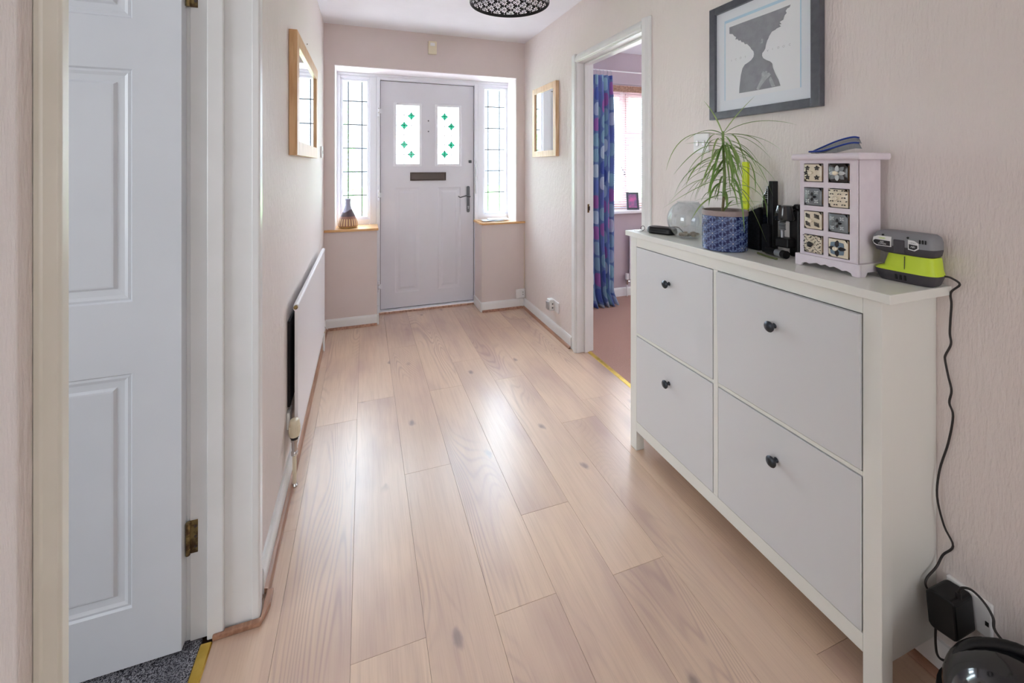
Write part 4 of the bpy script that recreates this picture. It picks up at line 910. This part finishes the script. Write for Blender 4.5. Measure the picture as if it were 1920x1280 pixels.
yk = MB().tube([(1.285, LY+.050, TT+.004), (1.270, LY+.0, TT+.004), (1.262, LY-.040, TT+.004)], .0035, 8, 4); tag(yk.build('dark_green_pen', mat('olive_plastic', lin(96, 104, 60), .4), smooth=True), 'thin olive green pen lying by the torch and chest', 'pen')

# small chest with ceramic drawers
ch = thing('small_drawer_chest', (1.33, .86, TT), 'small white chest of eight patterned ceramic drawers on the cabinet', 'drawer chest')
cy0, cy1, xf, xb = .780, .941, 1.280, 1.378; zb, ztp = TT+.035, 1.333
B(xf+.006, xb, cy0, cy0+.008, zb, ztp).box(xf+.006, xb, cy1-.008, cy1, zb, ztp).box(xb-.006, xb, cy0+.008, cy1-.008, zb, ztp).build('carcass', M['lilac'], ch)
colr = [(.9285, .8705), (.8570, .7990)]; rowz = [(1.267, 1.323), (1.195, 1.251), (1.124, 1.180), (1.052, 1.108)]
mb = MB(); ys = sorted([cy0, cy1]+[v for c_ in colr for v in c_]); zs = sorted([zb, ztp]+[v for r_ in rowz for v in r_])
for i in range(len(ys)-1):
    for j in range(len(zs)-1):
        yc, zc_ = (ys[i]+ys[i+1])/2, (zs[j]+zs[j+1])/2
        if any(b < yc < a for a, b in colr) and any(c < zc_ < d for c, d in rowz): continue
        mb.box(xf, xf+.008, ys[i], ys[i+1], zs[j], zs[j+1])
mb.build('face_frame', M['lilac'], ch)
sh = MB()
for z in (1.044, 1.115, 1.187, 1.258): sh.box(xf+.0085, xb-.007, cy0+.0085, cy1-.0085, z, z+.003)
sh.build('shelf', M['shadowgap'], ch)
MB().prism([(xf-.018, ztp+.004), (xf-.012, ztp), (xb+.014, ztp), (xb+.020, ztp+.006), (xb+.018, ztp+.019), (xf-.014, ztp+.019), (xf-.019, ztp+.013)], cy0-.016, cy1+.016, 1).build('chest_top', M['lilac'], ch, bevel=.003)
# scalloped plinth
pa, pb_ = cy0-.010, cy1+.010; pts = [(pa, TT), (pa, TT+.035), (pb_, TT+.035), (pb_, TT)]; w_ = pb_-pa
sc_ = [(pb_-.018, TT), (pb_-.022, TT+.008), (pb_-.034, TT+.012), (pb_-.044, TT+.009), (pb_-.054, TT+.013), (pb_-.066, TT+.016), (pb_-.078, TT+.012), ((pa+pb_)/2, TT+.017)]
pts += sc_+[(pa+pb_-y_, z_) for y_, z_ in reversed(sc_[:-1])]
MB().prism(pts, xf-.008, xf-.0005, 0).build('plinth', M['lilac'], ch, bevel=.001)
for (ya_, yb_) in ((pa, pa+.009), (pb_-.009, pb_)):
    m_ = MB(); n_ = [(xf-.0003, TT), (xf-.0003, TT+.0345), (xb, TT+.0345), (xb, TT), (xb-.014, TT), (xb-.020, TT+.012), (xf+.026, TT+.012), (xf+.018, TT)]
    m_.prism(n_, ya_, yb_, 1).build('side_plinth', M['lilac'], ch)
styles = [['flower', 'leafdark'], ['swirl', 'spots'], ['hatch', 'swirl2'], ['dots', 'cross']]
def rot_poly(pts, a, c, s_=1): ca, sa = math.cos(a), math.sin(a); return [(c[0]+s_*(x*ca-y*sa), c[1]+s_*(x*sa+y*ca)) for x, y in pts]
petal = [(0.001, 0), (.0035, .0022), (.0065, .0018), (.0085, 0), (.0065, -.0018), (.0035, -.0022)]
for ri, (za, zb_) in enumerate(reversed(rowz[::-1])):
    for ci, (yL, yR) in enumerate(colr):
        stl = styles[ri][ci]; yc, zc_ = (yL+yR)/2, (za+zb_)/2; h = .0255
        fx = xf-.003
        base = {'flower': 'tile_cream', 'leafdark': 'tile_black', 'swirl': 'tile_grey', 'spots': 'tile_cream', 'hatch': 'tile_cream', 'swirl2': 'tile_grey', 'dots': 'tile_cream', 'cross': 'tile_cream'}[stl]
        d = MB().box(fx+.0035, xb-.012, yc-.024, yc+.024, zc_-.022, zc_+.021).build('drawer', M['oak2'], ch)
        # slightly domed ceramic tile
        tl = MB(); n_ = 6; vs = []
        for i in range(n_+1):
            for j in range(n_+1):
                a_, b_ = i/n_*2-1, j/n_*2-1; vs.append((fx-.004*(1-a_**4)*(1-b_**4), yc+a_*h, zc_+b_*h))
        tl.add(vs, [(i*(n_+1)+j, i*(n_+1)+j+1, (i+1)*(n_+1)+j+1, (i+1)*(n_+1)+j) for i in range(n_) for j in range(n_)])
        tl.box(fx, fx+.003, yc-h, yc+h, zc_-h, zc_+h); tl.build('ceramic_front', M[base], d, smooth=True)
        XS = fx-.0048
        def put(lst, m_, nm='painted_motif', dx=0):
            o = MB()
            for pts_ in lst: o.prism([(yc+p[0], zc_+p[1]) for p in pts_], XS-dx-.0003, fx-.0015, 0)
            o.build(nm, M[m_], d)
        if stl == 'flower': put([rot_poly(petal, a*PI*2/5+.3, c_, .9) for c_ in ((-.014, -.014), (.014, .014), (-.014, .014), (.014, -.014), (.017, 0)) for a in range(5)], 'tile_ink')
        if stl == 'leafdark': put([rot_poly(petal, PI/2*k, (0, 0), 2.6) for k in range(4)], 'tile_lightink'); put([rot_poly(petal, PI/2*k+PI/4, (0, 0), 3.0) for k in range(4)], 'tile_grey', dx=-.0005)
        if stl in ('swirl', 'swirl2'):
            put([rot_poly(petal, a*PI/2+PI/4, c_, .85 if stl == 'swirl' else .8) for c_ in ((-.013, -.013), (.013, .013), (-.013, .013), (.013, -.013)) for a in range(4)], 'tile_lightink')
            put([rot_poly(petal, a*PI/2, (0, 0), 1.6) for a in range(4)], 'tile_ink')
        if stl == 'spots': put([rot_poly(petal, PI/4+(PI/2 if (i+j) % 2 else 0), (-.022+i*.0105, -.020+j*.010), .62) for i in range(5) for j in range(5) if (i, j) != (2, 2)], 'tile_ink')
        if stl == 'hatch': put([[(cx+u*.0035-.0042, cz-.0062+u*.001), (cx+u*.0035-.0032, cz-.0062+u*.001), (cx+u*.0035-.0012, cz+.0062+u*.001), (cx+u*.0035-.0022, cz+.0062+u*.001)] for cx, cz in ((.013, .012), (-.013, .012), (.013, -.012), (-.013, -.012)) for u in (-1, 0, 1, 2)]+[[(cx-.007, cz+v), (cx+.007, cz+v+.001), (cx+.007, cz+v+.002), (cx-.007, cz+v+.001)] for cx, cz in ((.013, .012), (-.013, .012), (.013, -.012), (-.013, -.012)) for v in (-.004, 0, .004)], 'tile_ink')
        if stl == 'dots': put([rot_poly(petal, (i*7+j*3) % 5, (-.023+i*.0066+.001*(j % 2), -.022+j*.0066), .42) for i in range(8) for j in range(8) if abs(i-3.3)+abs(j-3.3) > 1.6], 'tile_ink')
        if stl == 'cross': put([rot_poly(petal, PI/2*k, (0, 0), 2.7) for k in range(4)], 'tile_ink'); put([rot_poly([(x*1.1, y*1.8) for x, y in petal], PI/2*k+PI/4, (0, 0), 2.5) for k in range(4)], 'tile_blue', dx=-.0004)
        km = {'dots': 'tile_ink', 'leafdark': 'tile_cream', 'cross': 'tile_cream', 'swirl': 'tile_grey', 'swirl2': 'tile_grey'}.get(stl, 'tile_cream')
        s_ = 1.3 if stl == 'dots' else 1.0
        MB().lathe([(.004, 0), (.0035, -.005), (.0060*s_, -.008), (.0064*s_, -.011), (.004*s_, -.014), (.001, -.0145)], (fx-.0038, yc, zc_), 18, 0).build('knob', M[km], d, smooth=True)
# folded visor on top of chest
CT = ztp+.0196
vs_ = thing('folded_visor', (1.33, .87, CT), 'blue edged folded grey visor lying on top of the small drawer chest', 'visor')
def arm_sheet(pts, wdt, dy):
    top = [Vector((1.302, on(0, 1.31, px, 280).y+dy, on(0, 1.31, px, py).z)) for px, py in pts]; return top
for pts, nm in (([(1519, 283), (1535, 276), (1558, 266), (1580, 259), (1595, 256.5), (1604, 258)], 'upper_arm'), ([(1521, 284.5), (1545, 283), (1566, 277), (1590, 270), (1604, 267.5), (1615, 268)], 'lower_arm')):
    c_ = [Vector((1.300 if nm == 'lower_arm' else 1.325, on(0, 1.31, a_, 280).y, max(on(0, 1.31, a_, b_).z, CT+.0035))) for a_, b_ in pts]
    rim = MB().tube(c_, .0026, 8, 5).build(nm+'_rim', M['visor_blue'], vs_, smooth=True)
    sh_ = MB(); low = [Vector((p.x+.012, p.y, max(CT+.001, p.z-.016))) for p in c_]; n_ = len(c_)
    sh_.add(c_+low, [(i, i+1, n_+i+1, n_+i) for i in range(n_-1)]); sh_.build(nm+'_lens', M['visor_clear'], vs_, smooth=True, solid=.0008)
# battery charger: local frame, x = length, y = depth, front at -y
bc = thing('battery_charger', (0, 0, 0), 'dark grey and lime battery charger at the near end of the cabinet', 'battery charger', local=True)
def loft(lv, n=28, e=4.0):
    """levels (z, half length, half depth, cx, cy) of superellipses"""
    mb = MB(); vs = []
    for z, a, b, cx, cy in lv:
        for k in range(n):
            t_ = 2*PI*k/n; c_, s_ = math.cos(t_), math.sin(t_)
            vs.append((cx+a*math.copysign(abs(c_)**(2/e), c_), cy+b*math.copysign(abs(s_)**(2/e), s_), z))
    fs = [(i*n+j, i*n+(j+1) % n, (i+1)*n+(j+1) % n, (i+1)*n+j) for i in range(len(lv)-1) for j in range(n)]+[tuple(range(n-1, -1, -1)), tuple((len(lv)-1)*n+j for j in range(n))]
    return mb.add(vs, fs)
loft([(0, .058, .031, 0, 0), (.004, .062, .034, 0, 0), (.022, .068, .038, 0, 0), (.028, .070, .039, 0, 0)]).build('charger_base', M['tool_dark'], bc, smooth=True)
for x in (-.012, -.002, .008): B(x-.002, x+.002, -.0385, -.0350, .008, .021).build('vent', M['black'], bc)
loft([(.0283, .070, .0385, 0, 0), (.034, .066, .037, .003, 0), (.040, .058, .035, .009, 0), (.070, .052, .033, .012, 0), (.073, .050, .032, .012, 0)]).build('charger_collar', M['lime'], bc, smooth=True)
B(.0055, .0065, -.0362, -.034, .036, .070).build('seam', M['tool_dark'], bc)
bt = thing('battery_pack', (0, 0, 0), 'grey rechargeable battery pack seated upside down on the lime charger', 'battery', local=True)
loft([(.0735, .056, .032, .004, 0), (.078, .066, .036, -.002, 0), (.090, .070, .039, -.004, 0), (.0935, .070, .039, -.004, 0)]).build('lower_shell', M['tool_dark'], bt, smooth=True)
loft([(.0937, .0705, .0395, -.004, 0), (.112, .070, .039, -.004, 0), (.124, .066, .035, -.003, 0), (.130, .058, .028, -.002, 0)]).build('upper_shell', M['tool_grey'], bt, smooth=True)
B(-.017, .008, -.0415, -.036, .077, .112).build('catch', M['tool_dark'], bt, bevel=.002)
def lab(pts, m_, nm, dx): return MB().prism(pts, -.0405-dx, -.0385-dx, 1).build(nm, m_, bt)
l1 = lab([(-.062, .093), (-.056, .090), (-.022, .090), (-.022, .117), (-.052, .117), (-.064, .112), (-.066, .100)], M['plastic_w'], 'label', 0)
MB().prism([(-.060, .0945), (-.055, .0920), (-.0245, .0920), (-.0245, .105), (-.059, .106), (-.0635, .103), (-.0635, .0985)], -.0412, -.0406, 1).build('label_panel', M['tile_ink'], l1)
l2 = lab([(.016, .090), (.030, .088), (.038, .094), (.038, .108), (.028, .114), (.016, .115)], M['plastic_w'], 'label', 0)
MB().prism([(.018, .0925), (.029, .0905), (.036, .0955), (.036, .1030), (.018, .1045)], -.0412, -.0406, 1).build('label_panel', M['tile_ink'], l2)
for tx, x, z, sz, par, m_ in (('18V', -.043, .1015, .0065, l1, 'plastic_w'), ('lithium+', -.043, .0962, .0058, l1, 'plastic_w'), ('ONE+', -.043, .1115, .006, l1, 'lime'), ('18V', .027, .0985, .0068, l2, 'plastic_w'), ('ONE+', .026, .1085, .005, l2, 'tool_grey')):
    mw = Matrix.Translation((x, -.0414, z)) @ Matrix.Rotation(PI/2, 4, 'X') @ Matrix.Rotation(PI, 4, 'Z'); text(tx, sz, M[m_], 'lettering', par, mw, .0001)
for x, z in ((-.043, .1235), (.014, .1235)): MB().cyl((x, -.0375, z-.004), .0026, .004, 1, 12).build('screw_hole', M['black'], bt)
for x in (.040, .046, .052): B(x-.0015, x+.0015, -.0385, -.0375, .108, .118).build('vent', M['black'], bt)
for o_ in (bc, bt): o_.scale = (.95, .95, 1); o_.rotation_euler = (0, 0, math.radians(-90+3)); o_.location = (1.360, .7045, TT)

# ------------------------------------------------------------------ power lead, adaptor, socket, vacuum
CXP = XR-.010
pts = [Vector((1.375, .640, TT+.028)), Vector((1.382, .630, TT+.026)), Vector((1.392, .618, TT+.012))]
for px, py in [(1783, 548), (1784, 570), (1782, 600), (1781, 625), (1783, 645), (1773, 665), (1772, 675), (1778, 705), (1784, 732), (1780, 755), (1787, 780), (1778, 830), (1762, 880), (1757, 930), (1770, 985), (1787, 1023), (1768, 1040), (1756, 1062), (1738, 1083), (1736, 1098), (1747, 1113)]:
    q = on(0, CXP, px, py)
    if q.y > .662: q = on(1, .662, px, py)      # hangs just clear of the cabinet side
    pts.append(q)
pts.append(Vector((1.375, pts[-1].y-.004, pts[-1].z-.01)))
cdl = MB().tube(pts, .0024, 8, 5).build('charger_lead', M['cable'], smooth=True); tag(cdl, 'thin black power lead hanging down the wall from the charger', 'power lead')
s2 = thing('wall_socket', (XR, .60, .17), 'white double wall socket at floor level near the cabinet, behind the power adaptor', 'wall socket')
B(XR-.012, XR-.0005, .566, .650, .188, .272).build('plate', M['plastic_w'], s2, bevel=.003)
B(XR-.0135, XR-.0122, .571, .577, .218, .228).build('pin_hole', M['black'], s2)
pa_ = thing('power_adaptor', (1.35, .62, .19), 'black plug-in power adaptor in the floor level socket by the cabinet', 'power adaptor')
MB().prism([(.592, .190), (.598, .182), (.640, .176), (.648, .182), (.654, .255), (.645, .266), (.604, .272), (.598, .266)], 1.325, XR-.0137, 0).build('casing', M['black'], pa_, bevel=.005)
MB().cyl((1.36, .606, .270), .0055, .012).build('strain_relief', M['cable'], pa_, smooth=True)
vac = thing('vacuum_cleaner', (1.30, .47, 0), 'glossy black rounded vacuum cleaner in the bottom right corner', 'vacuum cleaner')
V0 = Vector((1.276, .474, 0))
vb_ = MB().ball((V0.x, V0.y, .168), .120, .112, .126, 36, 22)
vb_.build('dome', M['black_gloss'], vac, smooth=True)
MB().lathe([(.100, .012), (.112, .020), (.1225, .060), (.1235, .13), (.1215, .15)], (V0.x, V0.y, 0), 40).build('bumper', M['black'], vac, smooth=True)
for dx_, dy_ in ((.07, .07), (-.07, .07), (.07, -.07), (-.07, -.07)): MB().cyl((V0.x+dx_-.008, V0.y+dy_, .016), .0155, .016, 0, 16).build('castor', M['black'], vac, smooth=True)
MB().tube([(V0.x-.05, V0.y+.085, .205), (V0.x-.02, V0.y+.06, .272), (V0.x+.03, V0.y+.0, .300), (V0.x+.055, V0.y-.07, .268), (V0.x+.06, V0.y-.10, .21)], .010, 12, 6).build('carry_handle', M['black'], vac, smooth=True)
ld = MB().tube([Vector((1.36, .606, .281)), on(0, 1.358, 1803, 1102), on(0, 1.355, 1822, 1106), on(0, 1.35, 1846, 1130), on(0, 1.345, 1862, 1158), on(0, 1.335, 1867, 1184), Vector((1.315, .49, .268))], .0026, 8, 6).build('looped_lead', M['cable'], smooth=True); tag(ld, 'black lead looping from the power adaptor over the vacuum cleaner', 'power lead')
ld = MB().tube([on(0, 1.335, 1755, 1165), on(0, 1.335, 1754, 1200), on(0, 1.335, 1758, 1228), on(0, 1.335, 1772, 1238), on(0, 1.33, 1790, 1232), on(0, 1.32, 1812, 1215), Vector((1.285, .545, .235))], .0026, 8, 6).build('lower_lead', M['cable'], smooth=True); tag(ld, 'black lead sagging below the power adaptor to the vacuum cleaner', 'power lead')

# ------------------------------------------------------------------ vase and papers on the sills
VC = Vector((-.128, 3.775, .8003))
va = thing('stoneware_vase', VC, 'brown and grey stoneware bottle vase on the left window sill', 'vase')
vm = mat('stoneware_glaze', lin(130, 100, 90), .3); n = NT(vm); tc = n.new('ShaderNodeTexCoord'); sx = n.new('ShaderNodeSeparateXYZ'); n.link(tc.outputs['Object'], sx.inputs[0])
zz = sx.outputs[2]; th = n.m('ARCTAN2', sx.outputs[1], sx.outputs[0])
wob = n.m('MULTIPLY', n.m('SINE', n.m('MULTIPLY', th, 2.0)), .012)
streak = n.step(n.m('SINE', n.m('MULTIPLY', th, 22.0)), -.2, .4)
c = n.mix(n.step(n.m('ADD', zz, wob), .135, .145), lin(72, 56, 64), lin(150, 150, 172))
c = n.mix(n.step(zz, .092, .098, 1, 0), c, lin(140, 98, 84))
st_ = n.m('MULTIPLY', streak, n.m('MULTIPLY', n.step(zz, .018, .022), n.step(zz, .072, .080, 1, 0)))
c = n.mix(st_, c, lin(218, 190, 140)); c = n.mix(n.step(zz, .012, .016, 1, 0), c, lin(180, 146, 88)); n.link(c, P(vm).inputs['Base Color'])
MB().lathe([(.060, 0), (.072, .004), (.0785, .018), (.0785, .035), (.070, .070), (.055, .105), (.040, .135), (.027, .165), (.0215, .190), (.0205, .215), (.023, .232), (.025, .237), (.023, .240), (.018, .236), (.016, .20), (.02, .15), (.001, .14)], VC, 40).build('body', vm, va, smooth=True)
ppz = thing('sill_papers', (1.15, 3.78, .8), 'crumpled sheets of white paper on the right window sill', 'paper')
pm = MB(); nx, ny = 10, 8
for k, (ox, oy, an) in enumerate(((1.03, 3.70, .04), (1.09, 3.74, -.08))):
    vs = []; ca, sa = math.cos(an), math.sin(an)
    for i in range(nx+1):
        for j in range(ny+1):
            x, y = i/nx*.20, j/ny*.15; h_ = .0025+k*.006+.0055*(1+noise.noise(Vector((x*14+k*9, y*14, k*3))))
            vs.append((ox+x*ca-y*sa, oy+x*sa+y*ca, .8005+h_))
    m_ = MB().add(vs, [(i*(ny+1)+j, i*(ny+1)+j+1, (i+1)*(ny+1)+j+1, (i+1)*(ny+1)+j) for i in range(nx) for j in range(ny)]); m_.build('sheet', M['paper'], ppz, smooth=True, solid=.0006)

# ------------------------------------------------------------------ pendant lamp
LC = Vector((.690, 2.004, 2.130))
lm = thing('pendant_lamp', (LC.x, LC.y, LC.z), 'black and white floral patterned drum lampshade hanging from the ceiling', 'pendant lamp')
MB().lathe([(.200, 0), (.200, .22), (.1985, .22), (.1985, 0), (.200, 0)], LC, 96, close=False).build('lampshade', M['shade'], lm, smooth=True)
rr = MB(); ringt(rr, (LC.x, LC.y, LC.z+.19), .034, .003); 
for k in range(3): a = 2*PI*k/3+.4; rr.tube([(LC.x+.034*math.cos(a), LC.y+.034*math.sin(a), LC.z+.19), (LC.x+.1975*math.cos(a), LC.y+.1975*math.sin(a), LC.z+.21)], .002, 6, 1)
rr.build('shade_carrier', M['plastic_w'], lm)
MB().lathe([(.013, .235), (.020, .225), (.020, .17), (.016, .165)], LC, 20).build('lamp_holder', M['plastic_w'], lm, smooth=True)
MB().lathe([(.012, .164), (.014, .150), (.028, .115), (.030, .095), (.022, .072), (.002, .064)], LC, 24).build('bulb', M['bulb'], lm, smooth=True)
MB().tube([(LC.x, LC.y, LC.z+.235), (LC.x, LC.y, H-.02)], .003, 8, 1).build('flex', M['plastic_w'], lm)
MB().lathe([(.045, 0), (.045, -.012), (.020, -.024), (.004, -.026)], (LC.x, LC.y, H-.0005), 28).build('ceiling_rose', M['plastic_w'], lm, smooth=True)

# ------------------------------------------------------------------ outside
tag(B(-14, 16, 4.16, 30, -.22, -.15).build('ground_garden', M['grass']), 'front lawn seen through the windows', 'lawn', kind='structure')
tag(B(-5.0, 8.0, 4.17, 9.5, -.149, -.12).build('ground_path', M['brick']), 'pale paved path in front of the house', 'path', kind='structure')
def bush(name, c, r, h, m, label, n=900, ls=.06):
    b = thing(name, c, label, 'shrub'); rn = random.Random(int(c[0]*100)+int(c[1]*7)); mb = MB()
    for i in range(n):
        a = rn.uniform(0, 2*PI); u = rn.uniform(-1, 1); rr = (rn.random()**.35); s_ = math.sqrt(1-u*u)
        p = Vector((c[0]+r*rr*s_*math.cos(a), c[1]+r*rr*s_*math.sin(a), c[2]+h*.55+h*.45*rr*u)); d = Vector((rn.uniform(-1, 1), rn.uniform(-1, 1), rn.uniform(-.6, 1))).normalized(); e_ = d.orthogonal().normalized()
        L_ = ls*rn.uniform(.6, 1.3); mb.add([p, p+d*L_*.5+e_*L_*.28, p+d*L_, p+d*L_*.5-e_*L_*.28], [(0, 1, 2, 3)])
    f_ = mb.build('foliage', m, b); f_['kind'] = 'stuff'
    t_ = MB()
    for k in range(4): a = k*1.6; t_.tube([(c[0]+.03*math.cos(a), c[1]+.03*math.sin(a), c[2]), (c[0]+r*.3*math.cos(a), c[1]+r*.3*math.sin(a), c[2]+h*.6)], .02, 6, 1, .008)
    t_.build('stem', M['stem'], b); return b
bush('garden_shrub', (-.78, 7.2, -.14), .72, 2.75, M['hedge'], 'bright green shrub seen through the window left of the front door', 1500, .11)
bush('garden_shrub', (-.32, 6.2, -.14), .40, .95, M['redleaf'], 'low reddish shrub below the left front window', 700, .07)
bush('garden_shrub', (3.55, 7.6, -.14), .95, 2.1, M['hedge'], 'pale green shrub outside the bedroom window', 1400, .11)
